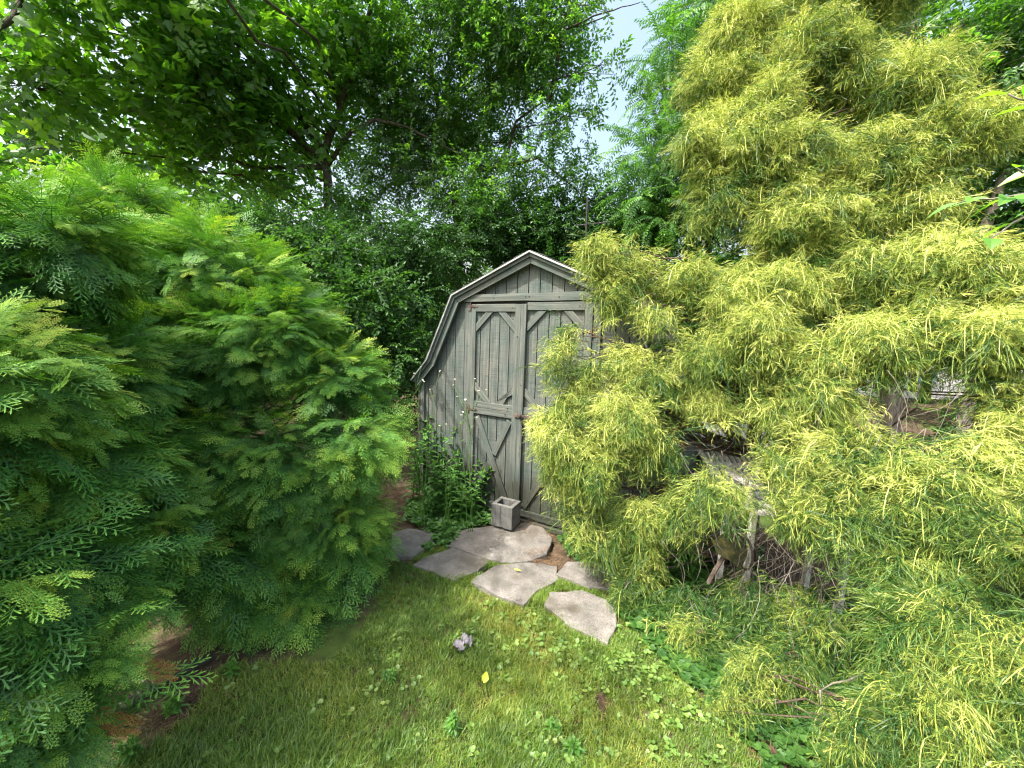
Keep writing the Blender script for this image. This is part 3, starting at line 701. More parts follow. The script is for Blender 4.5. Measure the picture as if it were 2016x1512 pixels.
def arborvitae(cl, base, top, n1, n2, tmpls, label, fine=False, name='arborvitae_shrub', dead=None):
    root = empty(name, (base[0], base[1], 0)); tag(root, label, 'shrub')
    T = Acc(); tr = bez(base, top, .0, 10, .012); tube(T, tr, np.linspace(.05, .008, 10), 8)
    tr2 = bez(base+[.06, .05, 0], top+np.array([.35, -.25, -.5]), .02, 9, .02); tube(T, tr2, np.linspace(.035, .006, 9), 7)
    tr3 = bez(base+[-.05, .02, 0], top+np.array([-.3, .2, -.6]), .02, 9, .02); tube(T, tr3, np.linspace(.035, .006, 9), 7)
    tp = np.concatenate([tr, tr2, tr3])
    A = Acc()
    P, nr = shell_pts(cl, n1, .22); ok = lower_skip(P) & (noise3(P, 7., 11)+.5*noise3(P, 15., 12) > -.30); P, nr = P[ok], nr[ok]
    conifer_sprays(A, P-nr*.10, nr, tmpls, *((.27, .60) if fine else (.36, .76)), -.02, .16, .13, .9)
    P2, nr2 = shell_pts(cl, n2, .5, .6); ok = lower_skip(P2); P2, nr2 = P2[ok], nr2[ok]
    conifer_sprays(A, P2-nr2*.2, nr2, AC, .7, 1.1, -.1, .0, .08)
    sel = rng.choice(len(P), 150, replace=False); limbs(T, tp, P[sel]-nr[sel]*.1, .011, .03, 4)
    T.build('trunk', M['redbark'], root, smooth=True)
    A.build('foliage', M['arbor'], root)
    if dead is not None:
        D = Acc(); P = np.array(dead); n = len(P)
        D.add(*inst(AF[0], frames(np.tile([.8, -.2, -.4], (n, 1)), np.tile([.1, -.8, .5], (n, 1))), P, np.full(n, .42), np.full(n, .3)))
        o = D.build('dead_spray', M['dead'], root); o['label'] = 'dry rust-brown foliage at the lower edge'
    return root
def fl(px, py, Y):
    p = at(px, py, Y); return np.array([p[0], p[1], 0.])
arborvitae(ARB_A, fl(430, 1000, 2.55), at(280, 330, 2.85)+np.array([0, 0, -.1]), 9500, 2600, AC, 'large rounded green arborvitae left of the shed, tinted sunlit yellow at its right edge')
arborvitae(ARB_B, fl(-150, 900, 1.45), at(-60, 500, 1.6), 4300, 1300, AF, 'nearest green arborvitae at the left edge with low drooping sprays over bare soil', fine=True,
           dead=[at(258, 1290, 1.15), at(180, 1395, 1.08)])

GOLD_T = clumps([(1470, 30, 3.0, .30, .22), (1600, -20, 2.95, .34, .26), (1700, -60, 2.9, .3, .25), (1425, 130, 2.9, .24, .14), (1560, 90, 2.8, .26, .14), (1640, 130, 2.7, .24, .16), (1400, 250, 2.75, .24, .16), (1490, 220, 2.7, .22, .14), (1470, 310, 2.65, .28, .18), (1590, 290, 2.6, .26, .18),
  (1700, 200, 2.9, .38, .20), (1800, 190, 2.5, .24, .16), (1800, 290, 2.5, .28, .18), (1900, 260, 2.4, .20, .10), (1690, 330, 2.5, .28, .2), (1395, 350, 2.7, .2, .16), (1430, 400, 2.6, .2, .12), (1540, 400, 2.5, .26, .14), (1660, 420, 2.4, .28, .1), (1780, 390, 2.4, .22, .08),
  # spreading lower boughs
  (1175, 490, 2.75, .11, .09), (1240, 520, 2.7, .18, .13), (1215, 580, 2.65, .12, .12), (1330, 560, 2.65, .24, .14), (1290, 610, 2.6, .14, .09), (1440, 590, 2.55, .26, .14), (1560, 570, 2.4, .28, .13), (1690, 545, 2.3, .28, .13), (1810, 545, 2.2, .27, .13), (1930, 560, 2.1, .26, .13),
  (1110, 690, 2.6, .10, .05), (1150, 730, 2.6, .15, .09), (1260, 720, 2.6, .22, .12), (1130, 790, 2.55, .14, .12), (1230, 810, 2.5, .22, .14), (1380, 690, 2.5, .2, .12), (1370, 780, 2.45, .2, .13), (1100, 860, 2.5, .15, .08), (1200, 900, 2.45, .22, .14), (1310, 900, 2.35, .18, .13),
  (1075, 830, 2.55, .10, .06), (1100, 900, 2.5, .12, .08), (1120, 970, 2.45, .10, .08), (1150, 1020, 2.4, .12, .1), (1120, 660, 2.6, .08, .04), (1090, 730, 2.55, .08, .05), (1290, 690, 2.6, .16, .08),
  (1170, 980, 2.4, .15, .12), (1130, 940, 2.45, .1, .07), (1250, 1010, 2.35, .18, .16), (1190, 1060, 2.35, .12, .08), (1330, 1010, 2.25, .14, .13), (1270, 1110, 2.2, .1, .08),
  (1490, 690, 2.3, .22, .15), (1600, 680, 2.2, .24, .15), (1720, 660, 2.1, .24, .15), (1840, 660, 2.0, .24, .14), (1960, 670, 1.9, .24, .15), (1530, 790, 2.15, .18, .12), (1640, 790, 2.0, .20, .12), (1700, 890, 1.85, .22, .13), (1600, 900, 1.95, .18, .1), (1520, 900, 2.05, .16, .06),
  (1440, 965, 1.95, .14, .05), (1560, 990, 1.85, .12, .06), (1660, 1000, 1.75, .16, .1), (1790, 900, 1.75, .2, .08), (1820, 970, 1.65, .2, .12), (1930, 900, 1.65, .2, .12), (1980, 790, 1.8, .18, .05), (1960, 1010, 1.5, .2, .12)])
GOLD_B = clumps([(1870, 1090, 1.5, .2, .10), (1990, 1120, 1.35, .2, .12), (1740, 1110, 1.55, .14, .08), (1960, 1240, 1.2, .2, .11), (1840, 1240, 1.25, .18, .09), (1720, 1225, 1.35, .12, .06), (1900, 1370, 1.1, .18, .12), (2010, 1380, 1.05, .18, .14), (1780, 1400, 1.12, .10, .09), (1980, 1500, 1.0, .16, .1), (1700, 1460, 1.15, .08, .05), (1850, 1500, 1.05, .12, .07), (1480, 1320, 1.6, .09, .07), (1440, 1390, 1.5, .05, .05)])
GOLD_L = clumps([(1310, 1230, 2.0, .13, .05), (1350, 1180, 2.05, .12, .05), (1470, 1180, 1.95, .14, .05), (1600, 1210, 1.8, .14, .06), (1380, 1240, 1.9, .12, .05), (1560, 1290, 1.65, .12, .05), (1235, 1150, 2.15, .06, .05)])
def split(cl, k=3, jit=.62, sc=.62):
    g = np.random.default_rng(91); out = []
    for c in cl:
        for j in range(k):
            q = c.copy(); o = g.normal(size=3); o /= np.linalg.norm(o); o *= g.uniform(.5, 1)*jit; q[:3] += o*np.array([c[3], c[3], max(1.2*c[4], .75*c[3])]); f = sc*g.uniform(.6, 1.3); q[3] *= f; q[4] = max(c[4]*f*g.uniform(1.0, 1.9), .05); out.append(q)
    return np.array(out)
OPEN = [(at(1360, 845, 2.9), .13), (at(1415, 855, 2.9), .15), (at(1465, 880, 2.9), .09), (at(1440, 1070, 2.15), .14), (at(1420, 1120, 2.15), .08), (at(1810, 786, 3.5), .20), (at(1880, 780, 3.5), .06), (at(1252, 625, 2.9), .065), (at(1740, 445, 2.9), .09), (at(1650, 470, 2.9), .07)]
def opened(P, k=1.):
    m = np.ones(len(P), bool)
    for T_, rad in OPEN:
        d = T_-CAM; d = d/np.linalg.norm(d); q = P-CAM; a_ = q@d; m &= ~((np.linalg.norm(q-a_[:, None]*d, axis=1) < rad*k*(.75+.5*rng.random(len(P)))) & (a_ < 6))
    c0 = at(1400, 850, 2.9); q = P-c0; a_ = q@SUN_DIR; m &= ~((np.linalg.norm(q-a_[:, None]*SUN_DIR, axis=1) < .13*k) & (a_ > 0))  # clears foliage along the sun ray so sunlight reaches the chair
    return m
def golden(groups, trunk, label, name, thick=.045, nl=240, sz=1.):
    root = empty(name, (trunk[0][0], trunk[0][1], 0)); tag(root, label, 'conifer')
    T = Acc(); tr = np.concatenate([bez(a, b, 0, 6, .01) for a, b in zip(trunk, trunk[1:])]); tube(T, tr, np.linspace(thick, .01, len(tr)), 9)
    A = Acc(); PP = []
    for cl, n1, n2, tmp, tb in groups:
        P, nr = shell_pts(cl, n1, .18, .8)
        up_ok = (nr[:, 2] > -.75) | (rng.random(len(P)) < .4)
        ok = lower_skip(P, .08) & up_ok & (noise3(P, 7., 21)+.6*noise3(P, 17., 22) > -.6+.28*np.clip((1.1-P[:, 2])/.5, 0, 1)) & opened(P); P, nr = P[ok], nr[ok]
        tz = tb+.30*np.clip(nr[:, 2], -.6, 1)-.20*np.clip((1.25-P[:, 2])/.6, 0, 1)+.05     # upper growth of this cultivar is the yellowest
        n = len(P); half = rng.random(n) < 2
        k = 0
        A_d = conifer_sprays(A, P-norm(nr*[1, 1, .3])*.10, nr, tmp, .55, 1.05, .12, 0, .10) if False else None
        d = norm(norm(nr*[1, 1, .45])+rng.normal(0, .55, (n, 3))+[0, 0, .1]); N = norm(np.array([0, 0, 1.])+rng.normal(0, .3, (n, 3)))
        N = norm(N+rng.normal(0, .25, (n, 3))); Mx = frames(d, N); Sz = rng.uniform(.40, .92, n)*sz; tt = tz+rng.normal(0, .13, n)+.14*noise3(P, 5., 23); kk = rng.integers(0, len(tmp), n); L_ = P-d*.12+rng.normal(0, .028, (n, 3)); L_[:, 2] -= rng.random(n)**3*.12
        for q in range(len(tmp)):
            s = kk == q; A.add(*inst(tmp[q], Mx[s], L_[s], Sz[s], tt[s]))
        # hanging threads from undersides and rims
        s = (rng.random(n) < .36); nw = s.sum(); kk = rng.integers(0, len(GW), nw); Mx2 = frames(norm(d[s]*[1, 1, .1]), np.tile([0, 0, 1.], (nw, 1))); S2 = rng.uniform(.6, 1.15, nw)
        for q in range(len(GW)):
            z = kk == q; A.add(*inst(GW[q], Mx2[z], P[s][z], S2[z], tt[s][z]+.05))
        # inner, greener growth
        P2, nr2 = shell_pts(cl, n2, .7, .5); ok = lower_skip(P2, .1) & opened(P2, 1.2); P2, nr2 = P2[ok], nr2[ok]; n = len(P2)
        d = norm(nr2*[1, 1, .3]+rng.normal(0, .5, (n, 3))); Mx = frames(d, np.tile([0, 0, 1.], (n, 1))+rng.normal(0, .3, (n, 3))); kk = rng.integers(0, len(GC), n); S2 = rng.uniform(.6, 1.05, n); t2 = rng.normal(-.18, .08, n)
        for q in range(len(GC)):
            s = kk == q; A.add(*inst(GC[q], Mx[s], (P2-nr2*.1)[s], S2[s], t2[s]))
        PP.append((P-nr*.08)[rng.choice(len(P), min(len(P), nl//len(groups)), replace=False)])
        # a limb to each clump
        limbs(T, tr, cl[:, :3], .009, .05, 6, .02)
    PP = np.concatenate(PP); 
    cs = np.concatenate([g_[0][:, :3] for g_ in groups])
    for p in PP:      # sub-limbs from clump centres
        c = cs[np.linalg.norm(cs-p, axis=1).argmin()]; tube(T, bez(c, p, .05, 5, .03), np.linspace(.005, .0015, 5), 4)
    T.build('trunk', M['redbark'], root, smooth=True); A.build('foliage', M['gold'], root)
    return root
golden([(split(GOLD_T), 29000, 5000, GT, .13), (GOLD_L, 500, 200, GT, -.02)], [fl(1500, 900, 2.75), at(1500, 560, 2.75), at(1505, 380, 2.8), at(1560, 150, 2.85), at(1640, -150, 2.9)],
       'tall golden threadleaf false cypress covering the right side of the shed', 'golden_cypress_tree')
golden([(split(GOLD_B), 7000, 1300, GT, .06)], [fl(2060, 1100, 1.35), at(1990, 1180, 1.35), at(1930, 1130, 1.4)],
       'low spreading yellow-green threadleaf cypress at the lower right corner', 'golden_cypress_shrub', .03, 90, .72)

# bare tangled twigs inside the golden tree
def tangle(cx, n, spread, label):
    a = Acc()
    for k in range(n):
        p = np.array(cx)+rng.normal(0, 1, 3)*spread; L = rng.uniform(.15, .5); d = norm(np.array([rng.normal(0, .35), rng.normal(0, .3), -1+rng.random()*.4])); pts = [p]
        for j in range(7): d = norm(d+rng.normal(0, .2, 3)); pts.append(pts[-1]+d*L/7)
        pts = np.array(pts); pts[:, 2] = np.maximum(pts[:, 2], .02); tube(a, pts, np.linspace(.0014, .0006, 8)*rng.uniform(.6, 1.4), 4)
    return a
cr = bpy.data.objects['golden_cypress_tree']
for q_, n_, s_ in ((at(1610, 1080, 1.95), 230, [.26, .15, .14]), (at(1500, 930, 2.2), 110, [.26, .15, .10]), (at(1830, 790, 1.95), 80, [.26, .15, .10])):
    tangle(q_, n_, s_, '').build('bare_twig_tangle', M['twig'], cr, smooth=True)

# ------------------------------------------------------------------ broadleaf trees
TE = [t_twig(s, 11, .32, .078, .036) for s in range(5)]
TM = [t_lobed(s) for s in range(4)]
TP = [t_pinnate(s) for s in range(4)]
TB = [t_twig(s+20, 12, .30, .06, .034) for s in range(4)]
def broadleaf(name, label, trunk, cl, ntw, tmpls, mat, bark, r0=.10, cat='tree', group=None, gap=-.55, gs=1.6, tv=.14, tb=.0, smin=.7, smax=1.2, nbr=7, droop=.15, extra=None, zmin=.1, cname='crown'):
    root = empty(name, (trunk[0][0], trunk[0][1], 0)); tag(root, label, cat, group)
    T = Acc(); tr = np.concatenate([bez(p, q, 0, 7, .008) for p, q in zip(trunk, trunk[1:])]); tube(T, tr, np.linspace(r0, r0*.3, len(tr)), 10)
    cl = np.asarray(cl); vol = cl[:, 3]**2*cl[:, 4]; k = rng.choice(len(cl), ntw, p=vol/vol.sum())
    u = norm(rng.normal(size=(ntw, 3)))*rng.random(ntw)[:, None]**(1/2.3)
    P = cl[k, :3]+u*np.stack([cl[k, 3], cl[k, 3], cl[k, 4]], -1)
    ok = (noise3(P, gs, 31)+.55*noise3(P, gs*2.7, 32) > gap) & (P[:, 2] > zmin); P, k, u = P[ok], k[ok], u[ok]; n = len(P)
    d = norm(u*[1, 1, .5]+rng.normal(0, .5, (n, 3))+[0, 0, -droop]); N = norm(np.array([0, 0, 1.])+rng.normal(0, .45, (n, 3)))
    Mx = frames(d, N); Sz = rng.uniform(smin, smax, n); tt = tb+rng.normal(0, tv, n)+.12*noise3(P, 2.2, 5); kk = rng.integers(0, len(tmpls), n)
    A = Acc()
    for q in range(len(tmpls)):
        s = kk == q; A.add(*inst(tmpls[q], Mx[s], P[s], Sz[s], tt[s]))
    for i, c in enumerate(cl):
        dd = np.linalg.norm(tr-c[:3], axis=1)+np.maximum(tr[:, 2]-c[2]+.3, 0)*2; b = tr[dd.argmin()]
        L = np.linalg.norm(c[:3]-b); rr = r0*.22*min(1, .3+.2*L); pts = bez(b, c[:3], .06, 9, .02); tube(T, pts, np.linspace(rr, rr*.45, 9), 6)
        idx = np.where(k == i)[0]
        if len(idx):
            for j in rng.choice(idx, min(nbr, len(idx)), replace=False):
                s0 = pts[rng.integers(4, 9)]; tube(T, bez(s0, P[j], .04, 6, .03), np.linspace(rr*.4, .004, 6), 4)
    if extra is not None:
        for pts, rad in extra: tube(T, pts, rad, 7)
    T.build('trunk', bark, root, smooth=True); A.build(cname, mat, root)
    return root
def pth(L, r0, r1, n=5):
    P = [at(*q) for q in L]; out = np.concatenate([bez(a_, b_, .0, n, .01) for a_, b_ in zip(P, P[1:])]); return out, np.linspace(r0, r1, len(out))

broadleaf('maple_tree', 'dark-limbed maple with broad leaves overhanging the upper left', [fl(640, 700, 6.2), at(650, 480, 6.2), at(640, 300, 6.2), at(700, 120, 6.1), at(770, -100, 6)],
  clumps([(40, -20, 4.6, .9, .6), (200, 60, 4.8, 1.0, .65), (60, 170, 4.6, .6, .35), (370, 20, 5.2, 1.0, .7), (350, 190, 5.3, .9, .55), (500, 120, 5.8, 1.0, .6), (540, -40, 5.8, 1.1, .7), (480, 280, 5.8, .8, .45), (330, 320, 5.6, .5, .25), (600, 230, 6.2, .7, .5), (690, 60, 6.2, .8, .7), (150, -150, 5, 1.3, .7), (420, -180, 5.6, 1.3, .6), (60, 290, 5., .35, .3), (620, 400, 6.0, .6, .35)], [[-3.25, .25, 5.0, .6, .35], [-3.0, .0, 5.1, .5, .35]]),  # last two clumps: unseen bough added out of frame to shade the lawn
  5000, TM, M['maple'], M['bark'], .085, gap=-.16, gs=2.4, tb=.14,
  extra=[pth([(642, 330, 6.2), (690, 260, 6.15), (740, 235, 6.1), (800, 250, 6.1), (850, 275, 6.1), (960, 330, 6.1)], .035, .01), pth([(640, 320, 6.2), (560, 250, 6.0), (420, 190, 5.6), (180, 150, 4.9), (0, 115, 4.5)], .06, .02), pth([(640, 300, 6.2), (560, 190, 6), (470, 90, 5.6), (420, 20, 5.3)], .05, .02), pth([(-30, 75, 3.8), (25, 35, 4.0), (45, -20, 4.2)], .03, .022), pth([(640, 330, 6.2), (500, 330, 5.9), (350, 290, 5.5)], .04, .012)])
broadleaf('elm_tree', 'tall elm behind the shed with small pointed leaves against the sky', [fl(905, 700, 6.8), at(905, 500, 6.8), at(890, 340, 6.8), at(850, 150, 6.6), at(830, -150, 6.4)],
  clumps([(780, 20, 6.2, .9, .6), (900, 90, 6.2, .9, .6), (1010, 40, 5.8, .8, .6), (1020, 170, 5.9, .7, .5), (900, 230, 6.4, .7, .4), (780, 200, 6.5, .8, .5), (1100, 90, 5.5, .45, .45), (1110, 230, 5.6, .45, .35), (1060, 330, 6., .6, .4), (940, 380, 6.2, .7, .4), (800, 340, 6.2, .7, .4), (720, 400, 6.0, .6, .35), (1150, 20, 5.2, .35, .25), (1200, 30, 5.1, .25, .15), (1140, 350, 5.8, .4, .3), (1180, 130, 5.2, .25, .15), (900, -150, 6, 1.2, .6), (1060, -120, 5.8, .7, .4), (700, 130, 6.5, .6, .5), (1000, 440, 6.2, .7, .3), (740, 300, 6.6, .6, .4), (840, 280, 6.7, .6, .4), (960, 270, 6.6, .6, .4), (1040, 250, 6.3, .5, .4), (880, 370, 6.8, .7, .35), (700, 250, 6.6, .5, .4)]),
  10500, TE, M['elm'], M['bark'], .08, gap=-.38, gs=2.6, tb=.04, smin=.6, smax=1.05,
  extra=[pth([(905, 420, 6.6), (960, 340, 6.3), (1000, 300, 6.1), (1015, 240, 6), (1070, 200, 5.9)], .035, .012), pth([(780, -60, 6.3), (775, 30, 6.3), (760, 120, 6.3)], .035, .025), pth([(930, 340, 6.2), (1060, 310, 5.9), (1150, 390, 5.7)], .03, .008),
    pth([(1080, 200, 5.5), (1110, 60, 5.3), (1150, -60, 5.2)], .025, .012), pth([(1110, 60, 5.3), (1190, 25, 5.1), (1260, 5, 5.0)], .012, .004)])
broadleaf('sumac_tree', 'bright green sumac with feathery compound leaves beside the sky gap', [fl(1400, 700, 5.2), at(1400, 450, 5.2), at(1420, 200, 5.2), at(1440, 20, 5.2)],
  clumps([(1310, 120, 5.0, .32, .22), (1380, 60, 5.1, .45, .3), (1420, -10, 5.2, .5, .3), (1330, 200, 5.0, .42, .28), (1290, 290, 4.9, .38, .28), (1270, 370, 4.9, .32, .3), (1360, 320, 5.0, .5, .35), (1300, 430, 5.0, .4, .25), (1440, 180, 5.2, .6, .4), (1400, 420, 5.1, .6, .3), (1470, 300, 5.2, .5, .5), (1540, 60, 5.3, .6, .6)]),
  2600, TP, M['sumac'], M['bark'], .06, gap=-1.2, gs=3, droop=.1, smin=.6, smax=1.0, tb=.1)
broadleaf('ash_tree', 'grey-barked tree rising behind the golden conifer at upper right', [fl(1800, 600, 4.6), at(1745, 300, 4.6), at(1775, 130, 4.6), at(1800, 20, 4.6), at(1830, -150, 4.6)],
  clumps([(1900, 40, 4.2, .7, .4), (1980, 150, 4., .6, .4), (1850, 180, 4.8, .7, .4), (1700, 30, 5.2, .6, .4), (1920, 320, 4.4, .7, .4), (1800, 400, 4.8, .6, .3), (1650, 100, 5.2, .7, .5), (1750, -120, 4.8, 1.2, .5), (2050, -20, 4., .7, .5), (2060, 300, 4, .5, .4), (1620, 430, 5.2, .6, .4), (1960, 430, 4.4, .4, .25)]),
  3000, TE, M['elm'], M['palebark'], .11, gap=-.5, gs=2.2, tb=.08,
  extra=[pth([(1775, 130, 4.6), (1720, 90, 4.3), (1670, 75, 4.1)], .035, .02), pth([(1775, 60, 4.6), (1720, 20, 4.5), (1690, -40, 4.4)], .04, .02), pth([(1560, 150, 4.), (1640, 175, 4.05), (1690, 195, 4.1), (1750, 250, 4.5)], .012, .03)])
broadleaf('ash_tree', 'second grey trunk near the right edge with foliage behind the golden conifer', [fl(1950, 700, 4.0), at(1930, 480, 4.0), at(1995, 300, 4.0), at(2040, 100, 4.0)],
  clumps([(2100, 60, 3.8, .5, .4), (2080, 400, 3.9, .4, .3), (1990, 480, 4.4, .45, .22)]), 500, TE, M['elm'], M['palebark'], .06)
# understorey behind the shed
US = [((640, 560, 4.6), [(560, 470, 4.8, .55, .35), (650, 520, 4.6, .5, .4), (720, 600, 4.3, .45, .4), (760, 700, 4.2, .4, .4), (780, 800, 4.2, .35, .3)], 'dark shrub filling the gap between the arborvitae and the shed'),
      ((830, 560, 5.6), [(780, 480, 5.4, .6, .4), (860, 500, 5.6, .6, .4), (820, 600, 5.4, .6, .4), (750, 560, 5.3, .5, .4), (930, 450, 5.9, .6, .4)], 'dark leafy thicket above the left slope of the shed roof'),
      ((1110, 560, 6.0), [(1020, 470, 6.2, .6, .3), (1120, 450, 6.0, .6, .35), (1200, 480, 5.8, .5, .3), (1100, 540, 6., .6, .3), (1230, 400, 5.9, .35, .2)], 'leafy thicket above the right slope of the shed roof'),
      ((1400, 700, 4.9), [(1300, 540, 4.9, .5, .3), (1400, 560, 5., .5, .35), (1330, 680, 4.9, .4, .35), (1450, 700, 5., .45, .4), (1280, 440, 5.3, .4, .25)], 'dim shrub behind the right side of the shed'),
      ((1650, 700, 4.6), [(1600, 550, 4.6, .5, .3), (1720, 520, 4.7, .5, .3), (1600, 700, 4.6, .4, .3), (1530, 820, 4.6, .35, .3), (1700, 640, 4.7, .4, .2)], 'green shrub glimpsed through the middle of the golden conifer'),
      ((1950, 700, 4.4), [(1900, 500, 4.4, .5, .3), (2000, 560, 4.3, .4, .3), (1990, 660, 4.3, .35, .15), (1960, 880, 4.2, .4, .14)], 'green shrub showing at the right edge past the golden conifer')]
for (b, cs, lab) in US:
    broadleaf('understory_shrub', lab, [fl(*b), at(b[0], b[1], b[2])], clumps(cs), 2100, TB, M['bush'], M['bark'], .03, cat='shrub', group='shrubs growing around the back of the shed', gap=-.7, gs=3., tb=.05, nbr=6, cname='foliage')
# sapling whose leaves reach in at the right edge
def near_sapling():
    root = empty('sapling', (1.5, .62, 0)); tag(root, 'young plant with large bright smooth leaves reaching in at the right edge', 'sapling')
    T = Acc(); A = Acc(); base = np.array([1.5, .62, 0.]); top = at(2120, 380, .95)
    st = bez(base, top, .0, 8, .01); tube(T, st, np.linspace(.014, .007, 8), 7)
    top2 = at(2120, 180, .95); st2 = bez(top, top2, 0, 6, .01); tube(T, st2, np.linspace(.007, .005, 6), 6)
    for tip, n in ((at(1885, 400, .98), 9), (at(1985, 185, .98), 5), (at(2000, 330, .9), 4), (at(1950, 470, .95), 4)):
        b = st[-1] if tip[2] < top[2]+.1 else st2[3]; P = bez(b, tip, .04, 8, .01); tube(T, P, np.linspace(.004, .0015, 8), 5)
        for k in range(n):
            f = (k+1.5)/(n+.5); i = min(int(f*7), 7); sd = 1 if k % 2 else -1; dd = norm(tip-b); s = norm(np.cross([0, 0, 1.], dd))
            A = Acc(); leaf(A, P[i], dd*.8+s*sd*.8+np.array([0, 0, rng.uniform(-.4, .3)]), np.array([rng.normal(0, .3), -.4+rng.normal(0, .2), 1]), rng.uniform(.05, .075), rng.uniform(.026, .034), rng.uniform(.2, .9), fine=True, fold=.15, curl=.25); A.build('leaf', M['near_leaf'], root)
    T.build('stem', M['twig'], root, smooth=True)
near_sapling()
# far woodland that closes the horizon
def far_wood():
    A = Acc(); n = 9000
    ang = rng.uniform(R(-62), R(62), n); dist = rng.uniform(11, 24, n); x = np.sin(ang)*dist; y = np.cos(ang)*dist
    hmax = 3.6+1.3*noise3(np.stack([x, y, 0*x], -1), .5, 8)+2.0*(ang < -.5)+1.2*(ang > .55)
    z = rng.random(n)**.8*hmax; P = np.stack([x, y, z], -1)
    ok = (noise3(P, .9, 9) > -.35) & ~((ang > .62) & (ang < .95) & (z < 2.4)); P = P[ok]; n = len(P)
    tm = [t_twig(s+50, 14, 1.1, .30, .16) for s in range(4)]
    Mx = frames(norm(rng.normal(size=(n, 3))), rng.normal(0, .6, (n, 3))+[0, 0, 1]); kk = rng.integers(0, 4, n); Sz = rng.uniform(.6, 1.2, n); tt = rng.normal(.1, .15, n)
    for q in range(4):
        s = kk == q; A.add(*inst(tm[q], Mx[s], P[s], Sz[s], tt[s]))
    for k in range(40):
        a_ = rng.uniform(R(-60), R(60)); d_ = rng.uniform(12, 23); b = np.array([math.sin(a_)*d_, math.cos(a_)*d_, 0]); tube(A, bez(b, b+[rng.normal(0, .5), 0, 4], 0, 5, .01), np.linspace(.14, .05, 5), 6, -.3)
    o = A.build('woodland', M['wood_far']); tag(o, 'distant green woodland closing the view behind the garden', 'woodland', kind='stuff')
far_wood()

# ------------------------------------------------------------------ lawn and ground cover
def slab_mask(x, y, grow=0.):
    m = np.zeros(len(x), bool)
    for P in SLAB_POLYS:
        P = np.array(P); c = P.mean(0); m |= inpoly(x, y, [tuple(c+(p-c)*(1+grow)) for p in P])
    return m
def t_tuft(seed, n=9, h=.029, w_=.0024):
    g = random.Random(seed); a = Acc()
    for k in range(n):
        az = g.uniform(0, 6.28); o = np.array([g.gauss(0, .012), g.gauss(0, .012), 0]); ln = h*g.uniform(.5, 1.4); lean = g.uniform(.15, 1.1)
        d = np.array([math.cos(az), math.sin(az), 0]); s = np.array([-d[1], d[0], 0])
        def pt(t): return o+d*ln*lean*t*t+np.array([0, 0, ln*t*(1-.25*lean*t)])
        ribbon(a, [pt(0), pt(.5), pt(1)], [w_, w_*.85, 0], s, .25+g.uniform(-.1, .1), .45+g.uniform(-.15, .25))
    return a.get()
def lawn():
    tm = [t_tuft(s) for s in range(8)]; n = 62000
    x = rng.uniform(-1.6, 1.5, n); y = rng.uniform(.55, 3.0, n)
    wgt = np.exp(-(y-.6)*.25); ok = inpoly(x, y, LAWN) & ~slab_mask(x, y, -.04) & (rng.random(n) < wgt+.2) & (fbm2(x, y, 9, 41) > -.95)
    x, y = x[ok], y[ok]; n = len(x); A = Acc(); P = np.stack([x, y, ground_z(x, y)-.012], -1)
    # sprigs at the slab edges and joints
    az = rng.uniform(0, 6.28, n); d = np.stack([np.cos(az), np.sin(az), 0*az], -1); N = norm(np.array([0, 0, 1.])+rng.normal(0, .18, (n, 3)))
    tt = .04+.20*fbm2(x, y, 6, 42)+rng.normal(0, .10, n)+.24*np.clip(x+.35, 0, .5)/.5*(fbm2(x, y, 4, 43)+.7); Sz = rng.uniform(.55, 1.15, n)*(1+.25*fbm2(x, y, 5, 44)); kk = rng.integers(0, 8, n); Mx = frames(d, N)  # right part tinted lighter: the sunlit patch is painted into the grass colour
    for q in range(8):
        s = kk == q; A.add(*inst(tm[q], Mx[s], P[s], Sz[s], tt[s]))
    # long blades lower left
    n = 500; c = np.array([gnd(*q) for q in [(560, 1490), (640, 1500), (760, 1480), (330, 1500), (1010, 1500)]])[rng.integers(0, 5, n)]
    P = c+np.stack([rng.normal(0, .09, n), rng.normal(0, .05, n), 0*c[:, 0]-.01], -1); az = rng.uniform(0, 6.28, n)
    Mx = frames(np.stack([np.cos(az), np.sin(az), 0*az], -1), norm(np.array([.2, 0, 1.])+rng.normal(0, .2, (n, 3)))); lt = t_tuft(99, 5, .06, .0026)
    A.add(*inst(lt, Mx, P, rng.uniform(.6, 1.2, n), rng.normal(-.05, .08, n)))
    # joints of the path
    J = [(962, 1108, .05), (985, 1112, .04), (930, 1140, .05), (1060, 1165, .06), (1080, 1150, .06), (1110, 1150, .05), (1145, 1160, .04), (1040, 1180, .05), (860, 1085, .06), (840, 1100, .05), (1180, 1170, .05), (1215, 1200, .06), (1085, 1180, .05), (1100, 1215, .05), (900, 1140, .06), (1000, 1110, .04), (1130, 1240, .06), (870, 1130, .06), (1195, 1275, .06)]
    for px, py, sg in J:
        n = 130; c = gnd(px, py); P = c+np.stack([rng.normal(0, sg, n), rng.normal(0, sg*.6, n), np.zeros(n)-.008], -1); ok = ~slab_mask(P[:, 0], P[:, 1], -.1); P = P[ok]; n = len(P)
        az = rng.uniform(0, 6.28, n); Mx = frames(np.stack([np.cos(az), np.sin(az), 0*az], -1), np.tile([0, 0, 1.], (n, 1))); kk = rng.integers(0, 8, n)
        for q in range(8):
            s = kk == q
            if s.any(): A.add(*inst(tm[q], Mx[s], P[s], rng.uniform(.7, 1.2, s.sum()), rng.normal(.12, .1, s.sum())))
    o = A.build('lawn_grass', M['grass']); tag(o, 'short lawn grass with sunny and shaded parts', 'grass', kind='stuff')
lawn()
